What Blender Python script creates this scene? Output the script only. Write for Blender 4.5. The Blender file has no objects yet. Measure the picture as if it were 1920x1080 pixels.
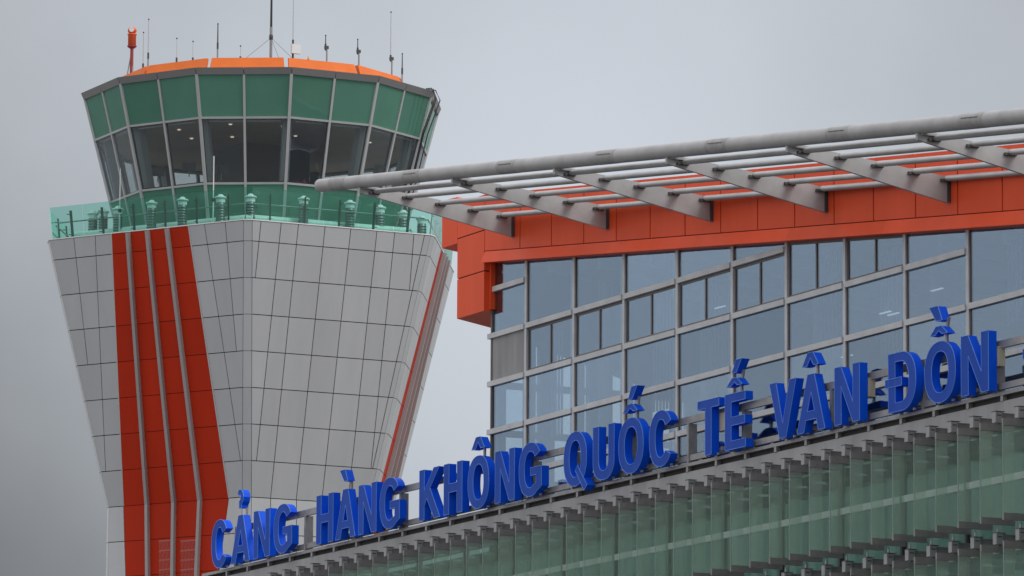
import bpy, bmesh, math, random
from mathutils import Vector, Matrix
random.seed(7)
R_ = math.radians
scene = bpy.context.scene
col = scene.collection

# ------------------------------------------------------------------ camera
LENS, FPX = 200.0, 10667.0
CX, CY = 960.0, 540.0
CAM = Vector((0, 0, 1.7))
def cam_axes(hy=2180.0, vx=-4456.0, roll=0.35):
    r = R_(roll)
    dx, dy = vx - CX, hy - CY
    ux = CX + dx * math.cos(r) + dy * math.sin(r)
    uy = CY - dx * math.sin(r) + dy * math.cos(r)
    p = math.atan((uy - CY) / FPX)
    a = math.atan((CX - ux) * math.cos(p) / FPX)
    f = Vector((-math.cos(a) * math.cos(p), math.sin(a) * math.cos(p), math.sin(p)))
    r0 = Vector((math.sin(a), math.cos(a), 0))
    u0 = r0.cross(f)
    return r0 * math.cos(r) + u0 * math.sin(r), u0 * math.cos(r) - r0 * math.sin(r), f
RT, UP, FW = cam_axes()
cd = bpy.data.cameras.new("camera")
cd.lens = LENS; cd.sensor_width = 36.0; cd.clip_start = 1.0; cd.clip_end = 8000.0
cam = bpy.data.objects.new("camera", cd); col.objects.link(cam)
M = Matrix((RT, UP, -FW)).transposed().to_4x4(); M.translation = CAM
cam.matrix_world = M
scene.camera = cam

# surveying helpers: where the sight line of a point of the photograph (1920 x 1080) meets a real plane
def ray(x, y): return FW * FPX + RT * (x - CX) - UP * (y - CY)
def on_plane(x, y, p0, n):
    d = ray(x, y); return CAM + d * ((Vector(p0) - CAM).dot(n) / d.dot(n))
def on_z(x, y, z): return on_plane(x, y, (0, 0, z), Vector((0, 0, 1)))
def on_y(x, y, Y): return on_plane(x, y, (0, Y, 0), Vector((0, 1, 0)))
def on_x(x, y, X): return on_plane(x, y, (X, 0, 0), Vector((1, 0, 0)))
def proj(P):
    v = Vector(P) - CAM; w = v.dot(FW)
    return CX + FPX * v.dot(RT) / w, CY - FPX * v.dot(UP) / w

# ------------------------------------------------------------------ world (overcast) and sun
SUN_AZ, SUN_EL = R_(32.0), R_(46.0)      # measured from +X towards +Y
world = bpy.data.worlds.new("World"); scene.world = world; world.use_nodes = True
wn, wl = world.node_tree.nodes, world.node_tree.links
wn.clear()
wout = wn.new('ShaderNodeOutputWorld'); bg = wn.new('ShaderNodeBackground')
bg.inputs['Strength'].default_value = 0.1
sky = wn.new('ShaderNodeTexSky'); sky.sky_type = 'NISHITA'; sky.sun_disc = False
sky.sun_elevation = SUN_EL; sky.sun_rotation = math.pi / 2 - SUN_AZ
sky.air_density = 1.5; sky.dust_density = 4.0
tc = wn.new('ShaderNodeTexCoord')
def vmath(op, a, b=None):
    n = wn.new('ShaderNodeVectorMath'); n.operation = op
    wl.new(a, n.inputs[0]) if not isinstance(a, (tuple, Vector)) else setattr(n.inputs[0], 'default_value', a)
    if b is not None:
        if isinstance(b, (tuple, Vector)): n.inputs[1].default_value = b
        else: wl.new(b, n.inputs[1])
    return n
def fmath(op, a, b=None, c=None, clamp=False):
    n = wn.new('ShaderNodeMath'); n.operation = op; n.use_clamp = clamp
    for i, v in enumerate((a, b, c)):
        if v is None: continue
        if isinstance(v, (int, float)): n.inputs[i].default_value = v
        else: wl.new(v, n.inputs[i])
    return n.outputs[0]
# bright patch of cloud beyond the tower, lens corner darkening painted into the sky
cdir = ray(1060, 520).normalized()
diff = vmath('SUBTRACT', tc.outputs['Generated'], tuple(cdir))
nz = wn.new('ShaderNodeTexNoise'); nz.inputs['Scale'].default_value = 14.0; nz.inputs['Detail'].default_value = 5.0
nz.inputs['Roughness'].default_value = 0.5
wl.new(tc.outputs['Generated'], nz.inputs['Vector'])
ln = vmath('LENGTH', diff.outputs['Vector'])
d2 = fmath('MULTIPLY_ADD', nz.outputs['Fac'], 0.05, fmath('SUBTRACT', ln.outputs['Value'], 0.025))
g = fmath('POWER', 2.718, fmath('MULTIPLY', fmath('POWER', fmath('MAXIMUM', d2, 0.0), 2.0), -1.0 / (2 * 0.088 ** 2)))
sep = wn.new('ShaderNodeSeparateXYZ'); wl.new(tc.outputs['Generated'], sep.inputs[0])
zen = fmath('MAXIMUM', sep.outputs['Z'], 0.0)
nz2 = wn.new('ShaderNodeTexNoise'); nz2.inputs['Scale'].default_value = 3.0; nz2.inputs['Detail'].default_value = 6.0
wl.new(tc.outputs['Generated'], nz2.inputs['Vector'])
ring = fmath('POWER', 2.718, fmath('MULTIPLY', fmath('POWER', ln.outputs['Value'], 2.0), -1.0 / (2 * 0.17 ** 2)))  # darker ring painted in for lens falloff; sky beyond stays bright for the facades
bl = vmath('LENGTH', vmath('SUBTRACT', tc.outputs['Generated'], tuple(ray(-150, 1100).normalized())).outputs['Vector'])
blob = fmath('POWER', 2.718, fmath('MULTIPLY', fmath('POWER', bl.outputs['Value'], 2.0), -1.0 / (2 * 0.04 ** 2)))  # darker bottom-left corner painted into the sky
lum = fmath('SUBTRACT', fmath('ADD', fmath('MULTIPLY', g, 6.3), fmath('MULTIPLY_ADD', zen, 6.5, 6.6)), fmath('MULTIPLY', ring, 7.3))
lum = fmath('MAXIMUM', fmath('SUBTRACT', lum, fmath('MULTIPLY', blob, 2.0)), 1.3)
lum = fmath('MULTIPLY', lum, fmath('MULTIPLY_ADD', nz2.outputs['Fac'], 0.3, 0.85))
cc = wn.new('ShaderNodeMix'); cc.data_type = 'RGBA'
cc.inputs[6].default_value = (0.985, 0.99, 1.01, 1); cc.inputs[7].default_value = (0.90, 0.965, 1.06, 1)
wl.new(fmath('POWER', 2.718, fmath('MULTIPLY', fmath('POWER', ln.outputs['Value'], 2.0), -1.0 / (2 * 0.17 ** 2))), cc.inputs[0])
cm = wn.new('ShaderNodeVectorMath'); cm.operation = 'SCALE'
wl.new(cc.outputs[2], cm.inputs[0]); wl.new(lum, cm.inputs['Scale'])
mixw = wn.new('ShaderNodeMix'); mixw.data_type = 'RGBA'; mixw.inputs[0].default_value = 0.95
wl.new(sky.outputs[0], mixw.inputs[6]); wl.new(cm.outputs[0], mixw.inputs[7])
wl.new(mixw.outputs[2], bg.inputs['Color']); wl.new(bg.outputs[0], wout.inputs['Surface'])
sd = bpy.data.lights.new("sun", 'SUN'); sd.energy = 1.4; sd.angle = R_(25); sd.color = (1.0, 0.965, 0.92)
sun = bpy.data.objects.new("sun", sd); col.objects.link(sun)
sdir = Vector((math.cos(SUN_AZ) * math.cos(SUN_EL), math.sin(SUN_AZ) * math.cos(SUN_EL), math.sin(SUN_EL)))
sun.rotation_euler = sdir.to_track_quat('Z', 'Y').to_euler(); sun.location = (0, 0, 60)
scene.view_settings.view_transform = 'Standard'
scene.view_settings.look = 'None'
scene.view_settings.gamma = 1.0
scene.view_settings.exposure = 0.0
scene.cycles.max_bounces = 10
scene.cycles.transparent_max_bounces = 24

# ------------------------------------------------------------------ materials
def lin(r, g, b):
    f = lambda c: (c / 255 / 12.92) if c / 255 <= 0.04045 else ((c / 255 + 0.055) / 1.055) ** 2.4
    return (f(r), f(g), f(b), 1)
def paint(name, color, rough=0.45, metal=0.0, var=0.05, island=0.0, grime=0.12, scale=0.8, streak=False, spec=0.5, bump=0.0):
    m = bpy.data.materials.new(name); m.use_nodes = True
    n, l = m.node_tree.nodes, m.node_tree.links
    b = n['Principled BSDF']
    b.inputs['Roughness'].default_value = rough; b.inputs['Metallic'].default_value = metal
    b.inputs['Specular IOR Level'].default_value = spec
    t = n.new('ShaderNodeTexCoord'); mp = n.new('ShaderNodeMapping')
    mp.inputs['Scale'].default_value = (1, 1, 0.18) if streak else (1, 1, 1)
    l.new(t.outputs['Object'], mp.inputs['Vector'])
    nz = n.new('ShaderNodeTexNoise'); nz.inputs['Scale'].default_value = scale; nz.inputs['Detail'].default_value = 7
    nz.inputs['Roughness'].default_value = 0.62
    l.new(mp.outputs[0], nz.inputs['Vector'])
    rmp = n.new('ShaderNodeMapRange'); rmp.inputs['From Min'].default_value = 0.3; rmp.inputs['From Max'].default_value = 0.75
    rmp.inputs['To Min'].default_value = 1.0; rmp.inputs['To Max'].default_value = 1.0 - grime
    l.new(nz.outputs['Fac'], rmp.inputs['Value'])
    val = rmp.outputs[0]
    if island:
        ge = n.new('ShaderNodeNewGeometry')
        mr = n.new('ShaderNodeMapRange'); mr.inputs['To Min'].default_value = 1 - island; mr.inputs['To Max'].default_value = 1 + island
        l.new(ge.outputs['Random Per Island'], mr.inputs['Value'])
        mu = n.new('ShaderNodeMath'); mu.operation = 'MULTIPLY'
        l.new(mr.outputs[0], mu.inputs[0]); l.new(val, mu.inputs[1]); val = mu.outputs[0]
    sc = n.new('ShaderNodeVectorMath'); sc.operation = 'SCALE'; sc.inputs[0].default_value = color[:3]
    l.new(val, sc.inputs['Scale']); l.new(sc.outputs[0], b.inputs['Base Color'])
    rr = n.new('ShaderNodeMapRange'); rr.inputs['To Min'].default_value = max(0.02, rough - 0.08); rr.inputs['To Max'].default_value = rough + 0.12
    l.new(nz.outputs['Fac'], rr.inputs['Value']); l.new(rr.outputs[0], b.inputs['Roughness'])
    if bump:
        bp = n.new('ShaderNodeBump'); bp.inputs['Strength'].default_value = bump; bp.inputs['Distance'].default_value = 0.02
        n2 = n.new('ShaderNodeTexNoise'); n2.inputs['Scale'].default_value = 1.1; n2.inputs['Detail'].default_value = 2
        l.new(t.outputs['Object'], n2.inputs['Vector'])
        l.new(n2.outputs['Fac'], bp.inputs['Height']); l.new(bp.outputs[0], b.inputs['Normal'])
    return m
def glass(name, trans, refl, r0=0.1, rough=0.0, wav=0.25, base=None, basefac=0.0):
    m = bpy.data.materials.new(name); m.use_nodes = True
    n, l = m.node_tree.nodes, m.node_tree.links; n.clear()
    o = n.new('ShaderNodeOutputMaterial')
    tr = n.new('ShaderNodeBsdfTransparent'); tr.inputs['Color'].default_value = (*trans, 1)
    gl = n.new('ShaderNodeBsdfGlossy'); gl.inputs['Color'].default_value = (*refl, 1); gl.inputs['Roughness'].default_value = rough
    lw_ = n.new('ShaderNodeLayerWeight'); lw_.inputs['Blend'].default_value = 0.5
    pw = n.new('ShaderNodeMath'); pw.operation = 'POWER'; pw.inputs[1].default_value = 4.0
    l.new(lw_.outputs['Facing'], pw.inputs[0])
    fr = n.new('ShaderNodeMath'); fr.operation = 'MULTIPLY_ADD'; fr.inputs[1].default_value = 1 - r0; fr.inputs[2].default_value = r0
    l.new(pw.outputs[0], fr.inputs[0])
    oi = n.new('ShaderNodeObjectInfo'); rv_ = n.new('ShaderNodeMapRange')
    rv_.inputs['To Min'].default_value = r0 * 0.78; rv_.inputs['To Max'].default_value = r0 * 1.25
    l.new(oi.outputs['Random'], rv_.inputs['Value']); l.new(rv_.outputs[0], fr.inputs[2])
    t = n.new('ShaderNodeTexCoord'); nz = n.new('ShaderNodeTexNoise'); nz.inputs['Scale'].default_value = 0.7; nz.inputs['Detail'].default_value = 1.5
    l.new(t.outputs['Object'], nz.inputs['Vector'])
    bp = n.new('ShaderNodeBump'); bp.inputs['Strength'].default_value = wav; bp.inputs['Distance'].default_value = 0.03
    l.new(nz.outputs['Fac'], bp.inputs['Height']); l.new(bp.outputs[0], gl.inputs['Normal'])
    first = tr.outputs[0]
    if basefac:
        df = n.new('ShaderNodeBsdfDiffuse')
        n3 = n.new('ShaderNodeTexNoise'); n3.inputs['Scale'].default_value = 0.9; n3.inputs['Detail'].default_value = 4
        l.new(t.outputs['Object'], n3.inputs['Vector'])
        mm = n.new('ShaderNodeMapRange'); mm.inputs['To Min'].default_value = 0.78; mm.inputs['To Max'].default_value = 1.1
        l.new(n3.outputs['Fac'], mm.inputs['Value'])
        m4 = n.new('ShaderNodeMapRange'); m4.inputs['To Min'].default_value = 0.9; m4.inputs['To Max'].default_value = 1.12
        l.new(oi.outputs['Random'], m4.inputs['Value'])
        m5 = n.new('ShaderNodeMath'); m5.operation = 'MULTIPLY'; l.new(mm.outputs[0], m5.inputs[0]); l.new(m4.outputs[0], m5.inputs[1])
        sv = n.new('ShaderNodeVectorMath'); sv.operation = 'SCALE'; sv.inputs[0].default_value = base
        l.new(m5.outputs[0], sv.inputs['Scale']); l.new(sv.outputs[0], df.inputs['Color'])
        m0 = n.new('ShaderNodeMixShader'); m0.inputs[0].default_value = basefac
        l.new(tr.outputs[0], m0.inputs[1]); l.new(df.outputs[0], m0.inputs[2]); first = m0.outputs[0]
    mx = n.new('ShaderNodeMixShader')
    l.new(fr.outputs[0], mx.inputs[0]); l.new(first, mx.inputs[1]); l.new(gl.outputs[0], mx.inputs[2])
    l.new(mx.outputs[0], o.inputs['Surface'])
    return m
def emit(name, c, s):
    m = bpy.data.materials.new(name); m.use_nodes = True
    b = m.node_tree.nodes['Principled BSDF']
    b.inputs['Base Color'].default_value = (*c, 1); b.inputs['Emission Color'].default_value = (*c, 1); b.inputs['Emission Strength'].default_value = s
    return m
MAT = dict(
    panel=paint('panel_grey', (0.515, 0.525, 0.545), 0.34, 0.2, island=0.045, grime=0.13, scale=1.0, streak=True, bump=0.06),
    joint=paint('joint_black', (0.03, 0.03, 0.03), 0.8),
    tred=paint('tower_red', (0.50, 0.03, 0.008), 0.5, 0.0, spec=0.12, island=0.05, grime=0.18, scale=0.6, streak=True, bump=0.08),
    blind=paint('blind_fabric', (0.20, 0.215, 0.24), 0.8),
    gedge=paint('glass_edge_green', (0.22, 0.30, 0.26), 0.3),
    cabdark=paint('cab_brown', (0.10, 0.078, 0.07), 0.7),
    hatch=paint('hatch_pink', (0.42, 0.10, 0.085), 0.5),
    fin=paint('fin_grey', (0.36, 0.34, 0.345), 0.4, 0.2, grime=0.15),
    mull=paint('mullion_alu', (0.52, 0.52, 0.53), 0.4, 0.3, grime=0.12, scale=2),
    fascia=paint('fascia_grey', (0.27, 0.265, 0.275), 0.4, 0.3, island=0.05, grime=0.12),
    orange=paint('roof_orange', (0.80, 0.19, 0.045), 0.6, 0.0, spec=0.15, grime=0.12, scale=1.5),
    wred=paint('cladding_orange_red', (0.88, 0.102, 0.034), 0.45, 0.0, spec=0.15, island=0.06, grime=0.14, scale=0.7, streak=True, bump=0.06),
    canopy=paint('canopy_grey', (0.43, 0.425, 0.43), 0.42, 0.1, grime=0.28, scale=1.3),
    collar=paint('canopy_patch', (0.38, 0.37, 0.37), 0.6, 0.0, grime=0.35, scale=5),
    transom=paint('transom_alu', (0.60, 0.61, 0.63), 0.42, 0.1, grime=0.22, scale=1.5),
    wframe=paint('window_frame_brown', (0.17, 0.14, 0.135), 0.45, 0.2, grime=0.2),
    concrete=paint('concrete_panel', (0.36, 0.36, 0.365), 0.7, 0.0, grime=0.45, scale=1.6, streak=True),
    ledge=paint('ledge_grey', (0.38, 0.38, 0.39), 0.5, 0.1, grime=0.3, scale=1.2, streak=True),
    steel=paint('galvanised_steel', (0.36, 0.355, 0.36), 0.42, 0.4, grime=0.35, scale=3),
    dsteel=paint('dark_steel', (0.085, 0.08, 0.082), 0.45, 0.3, grime=0.3, scale=3),
    clamp=paint('clamp_steel', (0.26, 0.245, 0.25), 0.45, 0.3, grime=0.25, scale=3),
    block=paint('bracket_block', (0.33, 0.33, 0.335), 0.4, 0.3, grime=0.2, scale=3),
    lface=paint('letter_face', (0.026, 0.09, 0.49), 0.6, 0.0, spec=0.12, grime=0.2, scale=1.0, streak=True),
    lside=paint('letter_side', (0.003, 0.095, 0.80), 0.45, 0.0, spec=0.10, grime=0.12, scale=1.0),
    ltrim=paint('letter_trim', (0.08, 0.27, 0.88), 0.25, 0.0),
    white=paint('white_paint', (0.75, 0.76, 0.76), 0.4, 0.0, grime=0.12, scale=2),
    ivory=paint('ivory_box', (0.50, 0.46, 0.35), 0.5, 0.0, grime=0.12),
    vent=paint('vent_steel', (0.20, 0.21, 0.21), 0.35, 0.6, grime=0.25, scale=3),
    black=paint('black_rubber', (0.02, 0.02, 0.022), 0.5),
    beacon=paint('beacon_orange', (0.75, 0.11, 0.03), 0.35, 0.0, grime=0.1),
    bred=paint('beacon_red', (0.33, 0.03, 0.03), 0.4, 0.0),
    amber=paint('amber_lens', (0.8, 0.35, 0.03), 0.2),
    extred=paint('extinguisher_red', (0.5, 0.02, 0.02), 0.3),
    ceil=paint('cab_ceiling', (0.66, 0.47, 0.38), 0.7, 0.0, grime=0.2),
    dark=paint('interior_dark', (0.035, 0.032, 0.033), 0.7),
    intg=paint('interior_grey', (0.26, 0.27, 0.29), 0.7, 0.0, grime=0.15),
    colg=paint('column_grey', (0.30, 0.33, 0.33), 0.5, 0.0, grime=0.12),
    ground=paint('apron_concrete', (0.14, 0.14, 0.135), 0.9, 0.0, grime=0.3, scale=0.03),
    spand=glass('green_spandrel', (0, 0, 0), (0.6, 0.9, 0.82), 0.08, 0.03, 0.35, base=(0.085, 0.225, 0.165), basefac=1.0),
    cabglass=glass('cab_window_glass', (0.86, 0.89, 0.89), (0.85, 0.95, 1.05), 0.085, 0.0, 0.3),
    railglass=glass('green_rail_glass', (0.68, 0.905, 0.85), (0.8, 1.0, 0.95), 0.035, 0.0, 0.2),
    wglass=glass('window_glass', (0.77, 0.83, 0.86), (0.66, 0.84, 1.06), 0.185, 0.0, 0.25),
    finglass=glass('fin_glass', (0.90, 0.96, 0.93), (0.8, 0.95, 0.9), 0.05, 0.02, 0.3, base=(0.68, 0.80, 0.72), basefac=0.17),
    curtain=glass('curtain_glass', (0.70, 0.82, 0.79), (0.7, 0.9, 0.88), 0.06, 0.0, 0.3),
    lamp=emit('downlight', (1.0, 0.93, 0.8), 0.8),
    lens=emit('strip_light', (0.9, 0.95, 1.0), 0.45),
)

# ------------------------------------------------------------------ mesh builder
class MB:
    def __init__(s): s.v = []; s.f = []; s.m = []; s.sm = []
    def add(s, vs, fs, mi=0, smooth=False):
        k = len(s.v); s.v += [tuple(v) for v in vs]
        for f in fs: s.f.append([i + k for i in f]); s.m.append(mi); s.sm.append(smooth)
    def hexa(s, p, mi=0):      # p: 4 bottom + 4 top, same winding
        s.add(p, [(3, 2, 1, 0), (4, 5, 6, 7), (0, 1, 5, 4), (1, 2, 6, 5), (2, 3, 7, 6), (3, 0, 4, 7)], mi)
    def box(s, x0, x1, y0, y1, z0, z1, mi=0):
        s.hexa([(x0, y0, z0), (x1, y0, z0), (x1, y1, z0), (x0, y1, z0), (x0, y0, z1), (x1, y0, z1), (x1, y1, z1), (x0, y1, z1)], mi)
    def prism(s, poly, vec, mi=0):   # poly: list of 3d points, extruded by vec
        n = len(poly); v = Vector(vec)
        a = [Vector(p) for p in poly]; b = [p + v for p in a]
        fs = [tuple(range(n)), tuple(range(2 * n - 1, n - 1, -1))]
        fs += [((i + 1) % n, i, n + i, n + (i + 1) % n) for i in range(n)]
        s.add(a + b, fs, mi)
    def tube(s, pts, r, n=10, mi=0, cap=True, smooth=True):
        pts = [Vector(p) for p in pts]; rs = r if isinstance(r, (list, tuple)) else [r] * len(pts)
        rings = []
        for i, p in enumerate(pts):
            d = (pts[min(i + 1, len(pts) - 1)] - pts[max(i - 1, 0)]).normalized()
            a = d.cross(Vector((0, 0, 1)))
            if a.length < 1e-3: a = Vector((1, 0, 0))
            a.normalize(); b = d.cross(a)
            rings.append([p + (a * math.cos(2 * math.pi * k / n) + b * math.sin(2 * math.pi * k / n)) * rs[i] for k in range(n)])
        fs = []
        for i in range(len(pts) - 1):
            for k in range(n):
                fs.append((i * n + k, i * n + (k + 1) % n, (i + 1) * n + (k + 1) % n, (i + 1) * n + k))
        vs = [q for r_ in rings for q in r_]
        s.add(vs, fs, mi, smooth)
        if cap:
            s.add(rings[0], [tuple(range(n - 1, -1, -1))], mi); s.add(rings[-1], [tuple(range(n))], mi)
    def lathe(s, c, prof, n=20, mi=0):    # prof: (r, z) about vertical axis at c
        vs = []; fs = []
        for (r, z) in prof:
            for k in range(n):
                t = 2 * math.pi * k / n; vs.append((c[0] + r * math.cos(t), c[1] + r * math.sin(t), c[2] + z))
        for i in range(len(prof) - 1):
            for k in range(n): fs.append((i * n + k, i * n + (k + 1) % n, (i + 1) * n + (k + 1) % n, (i + 1) * n + k))
        s.add(vs, fs, mi, True)
    def build(s, name, mats, parent=None, origin=None):
        me = bpy.data.meshes.new(name)
        o_ = Vector(origin) if origin is not None else Vector((0, 0, 0))
        if parent is not None and origin is None: o_ = Vector(ORG.get(parent.name, (0, 0, 0)))
        me.from_pydata([tuple(Vector(v) - o_) for v in s.v], [], s.f)
        for m in (mats if isinstance(mats, (list, tuple)) else [mats]): me.materials.append(MAT[m] if isinstance(m, str) else m)
        for p, mi, sm in zip(me.polygons, s.m, s.sm): p.material_index = mi; p.use_smooth = sm
        bm = bmesh.new(); bm.from_mesh(me); bmesh.ops.recalc_face_normals(bm, faces=bm.faces); bm.to_mesh(me); bm.free()
        me.update()
        ob = bpy.data.objects.new(name, me); col.objects.link(ob)
        if parent is not None:
            ob.parent = parent; ORG[ob.name] = ORG.get(parent.name, (0, 0, 0))
        elif origin is not None: ob.location = o_; ORG[ob.name] = tuple(o_)
        return ob
ORG = {}
def tag(o, label=None, cat=None, group=None, kind=None):
    if label: o['label'] = label
    if cat: o['category'] = cat
    if group: o['group'] = group
    if kind: o['kind'] = kind
    return o
def thing(name, loc, label, cat, group=None):
    o = bpy.data.objects.new(name, None); col.objects.link(o); o.location = loc; o.empty_display_size = 0.3
    ORG[o.name] = tuple(loc)
    return tag(o, label, cat, group)

# ------------------------------------------------------------------ ground
g_ = MB(); g_.add([(-4000, -4000, 0), (4000, -4000, 0), (4000, 4000, 0), (-4000, 4000, 0)], [(0, 1, 2, 3)])
tag(g_.build('ground', 'ground'), kind='structure')

# ================================================================== CONTROL TOWER
TC = Vector((-181.15, 80.75, 0))
tower = thing('control_tower', (TC.x, TC.y, 0), 'grey airport control tower with dark red stripes and a green glass cab on top', 'control tower')
ZT, ZK = 34.0, 24.7
rB = on_x(697, 942, -176.62)
top = [Vector(p) for p in [(-182.32, 73.22, ZT), (-175.19, 77.46, ZT), (-175.06, 77.72, ZT), (-175.0, 84.47, ZT), (-175.22, 84.72, ZT), (-181.9, 88.72, ZT), (-182.6, 88.72, ZT), (-188.3, 85.2, ZT), (-188.3, 76.9, ZT), (-182.9, 73.4, ZT)]]
kn = [Vector(p) for p in [(-181.80, 75.42, ZK), (-176.78, 78.25, ZK), (-176.62, 78.52, ZK), (-176.62, rB.y - 0.12, ZK), (-176.84, rB.y + 0.12, ZK), (-181.7, rB.y + 3.1, ZK), (-182.4, rB.y + 3.1, ZK), (-187.2, rB.y + 0.2, ZK), (-187.2, 78.1, ZK), (-182.15, 75.5, ZK)]]
NP = len(top)
rows_up = [ZK + k * 1.229 for k in range(8)] + [ZT]
rows_dn = [ZK - k * 1.229 for k in range(0, 20)] + [0.0]
def lvl(i, z):
    if z <= ZK: return Vector((kn[i].x, kn[i].y, z))
    t = (z - ZK) / (ZT - ZK); return kn[i].lerp(top[i], t)
# backing body
core = MB()
for i in range(NP):
    j = (i + 1) % NP
    core.add([kn[i] * 1, kn[j] * 1, top[j], top[i]], [(0, 1, 2, 3)])
    a, b = kn[i].copy(), kn[j].copy(); a.z = b.z = 0
    core.add([a, b, kn[j], kn[i]], [(0, 1, 2, 3)])
cin = Vector((TC.x, TC.y, 0))
core.v = [tuple(Vector(v) + (Vector((cin.x, cin.y, v[2])) - Vector(v)).normalized() * 0.075) for v in core.v]
core.add([t + (Vector((cin.x, cin.y, ZT)) - t).normalized() * 0.05 - Vector((0, 0, 0.03)) for t in top], [tuple(range(NP))])
core.build('backing_wall', 'joint', tower)

def clip(poly, a, b, c, keep):     # half plane a*w+b*z<=c if keep else >=
    out = []
    n = len(poly)
    s_ = lambda p: (a * p[0] + b * p[1] - c) * (1 if keep else -1)
    for i in range(n):
        p, q = poly[i], poly[(i + 1) % n]; sp, sq = s_(p), s_(q)
        if sp <= 1e-9: out.append(p)
        if (sp < -1e-9 and sq > 1e-9) or (sp > 1e-9 and sq < -1e-9):
            t = sp / (sp - sq); out.append((p[0] + (q[0] - p[0]) * t, p[1] + (q[1] - p[1]) * t))
    return out
def area(poly): return abs(sum(poly[i][0] * poly[(i + 1) % len(poly)][1] - poly[(i + 1) % len(poly)][0] * poly[i][1] for i in range(len(poly)))) / 2
def shrink(poly, d):
    n = len(poly); sgn = 1 if sum(poly[i][0] * poly[(i + 1) % n][1] - poly[(i + 1) % n][0] * poly[i][1] for i in range(n)) > 0 else -1
    out = [tuple(p) for p in poly]
    for i in range(n):
        p, q = poly[i], poly[(i + 1) % n]
        ex, ez = q[0] - p[0], q[1] - p[1]; L = math.hypot(ex, ez)
        if L < 1e-4: continue
        nx, nz_ = -ez / L * sgn, ex / L * sgn            # inward
        c = -(nx * p[0] + nz_ * p[1]) - d
        out = clip(out, -nx, -nz_, c, True)
        if len(out) < 3: return None
    return out
class Face:
    """a flat tower face between corner i and j, local coordinates w (along) and z"""
    def __init__(s, i, j, upper):
        s.upper = upper
        if upper: s.P = [lvl(i, ZK), lvl(j, ZK), lvl(j, ZT), lvl(i, ZT)]
        else:
            s.P = [lvl(i, 0.0), lvl(j, 0.0), lvl(j, ZK), lvl(i, ZK)]
        s.o = s.P[0]; e = (s.P[1] - s.P[0]); e.z = 0; s.e = e.normalized()
        up = s.P[3] - s.P[0]
        s.n = s.e.cross((up - s.e * up.dot(s.e)).normalized()).normalized()
        m = (s.P[0] + s.P[2]) / 2
        if s.n.dot(m - Vector((cin.x, cin.y, m.z))) < 0: s.n = -s.n
        # a point at (w,z): solve plane
        s.w = lambda P: (P - s.o).dot(s.e)
        s.slope = Vector((s.n.x, s.n.y, 0)).normalized() * (-s.n.z / math.hypot(s.n.x, s.n.y))
    def at(s, w, z, off=0.0):      # follows the two corner edges exactly
        t = (z - s.P[0].z) / (s.P[3].z - s.P[0].z)
        a, b = s.P[0].lerp(s.P[3], t), s.P[1].lerp(s.P[2], t)
        wa, wb = s.w(a), s.w(b); u = (w - wa) / (wb - wa)
        return a + (b - a) * u + s.n * off
    def px(s, x, y):
        q = on_plane(x, y, s.o, s.n); return ((q - s.o).dot(s.e), q.z)
    def edge(s, k, z):   # w of left (0) or right (1) corner at height z
        a, b = (s.P[0], s.P[3]) if k == 0 else (s.P[1], s.P[2])
        t = (z - a.z) / (b.z - a.z); return s.w(a.lerp(b, t))
def lineof(p, q): # a*w+b*z=c
    a, b = q[1] - p[1], -(q[0] - p[0]); c = a * p[0] + b * p[1]
    L = math.hypot(a, b); a, b, c = a / L, b / L, c / L
    if a < 0: a, b, c = -a, -b, -c
    return a, b, c
def panels(face, rows, seams, band=None, gap=0.0135, mbg=None, mbr=None):
    for z0, z1 in zip(rows[:-1], rows[1:]):
        z0, z1 = min(z0, z1), max(z0, z1)
        polys = [[(face.edge(0, z0), z0), (face.edge(1, z0), z0), (face.edge(1, z1), z1), (face.edge(0, z1), z1)]]
        allseams = list(seams) + ([(band[0], -99, 99, 'b'), (band[1], -99, 99, 'b')] if band else [])
        for L, za, zb, kind in allseams:
            if (z0 + z1) / 2 < za or (z0 + z1) / 2 > zb: continue
            nw = []
            for p in polys:
                if band and kind == 'g':
                    cxm = sum(q[0] for q in p) / len(p); czm = sum(q[1] for q in p) / len(p)
                A = clip(p, *L, True); B = clip(p, *L, False)
                for q in (A, B):
                    if len(q) >= 3 and area(q) > 0.004: nw.append(q)
            polys = nw
        for p in polys:
            cx_ = sum(q[0] for q in p) / len(p); cz_ = sum(q[1] for q in p) / len(p)
            red = band and band[0][0] * cx_ + band[0][1] * cz_ > band[0][2] and band[1][0] * cx_ + band[1][1] * cz_ < band[1][2]
            q = shrink(p, gap if not red else 0.009)
            if not q or area(q) < 0.004: continue
            (mbr if red else mbg).prism([face.at(w, z, -0.03) for w, z in q], face.n * 0.03)
FA, FB = Face(0, 1, True), Face(2, 3, True)
GA, GB = Face(0, 1, False), Face(2, 3, False)
def seam(face, a, b, lo=None, hi=None):
    p, q = face.px(*a), face.px(*b)
    return (lineof(p, q), lo if lo is not None else -99, hi if hi is not None else 99, 'g')
zrow = lambda k: ZK + k * 1.229
A_seams = [seam(FA, (137.5, 447), (164.5, 685), lo=zrow(4) - .1), seam(FA, (177, 445), (197.5, 870), lo=zrow(1) - .1),
           seam(FA, (379, 425), (450, 863), lo=zrow(1) - .1), seam(FA, (417, 420), (440, 657), lo=zrow(4) - .1)]
A_band = (lineof(FA.px(206.5, 435), FA.px(231.5, 945)), lineof(FA.px(349.5, 427), FA.px(429, 932)))
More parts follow.
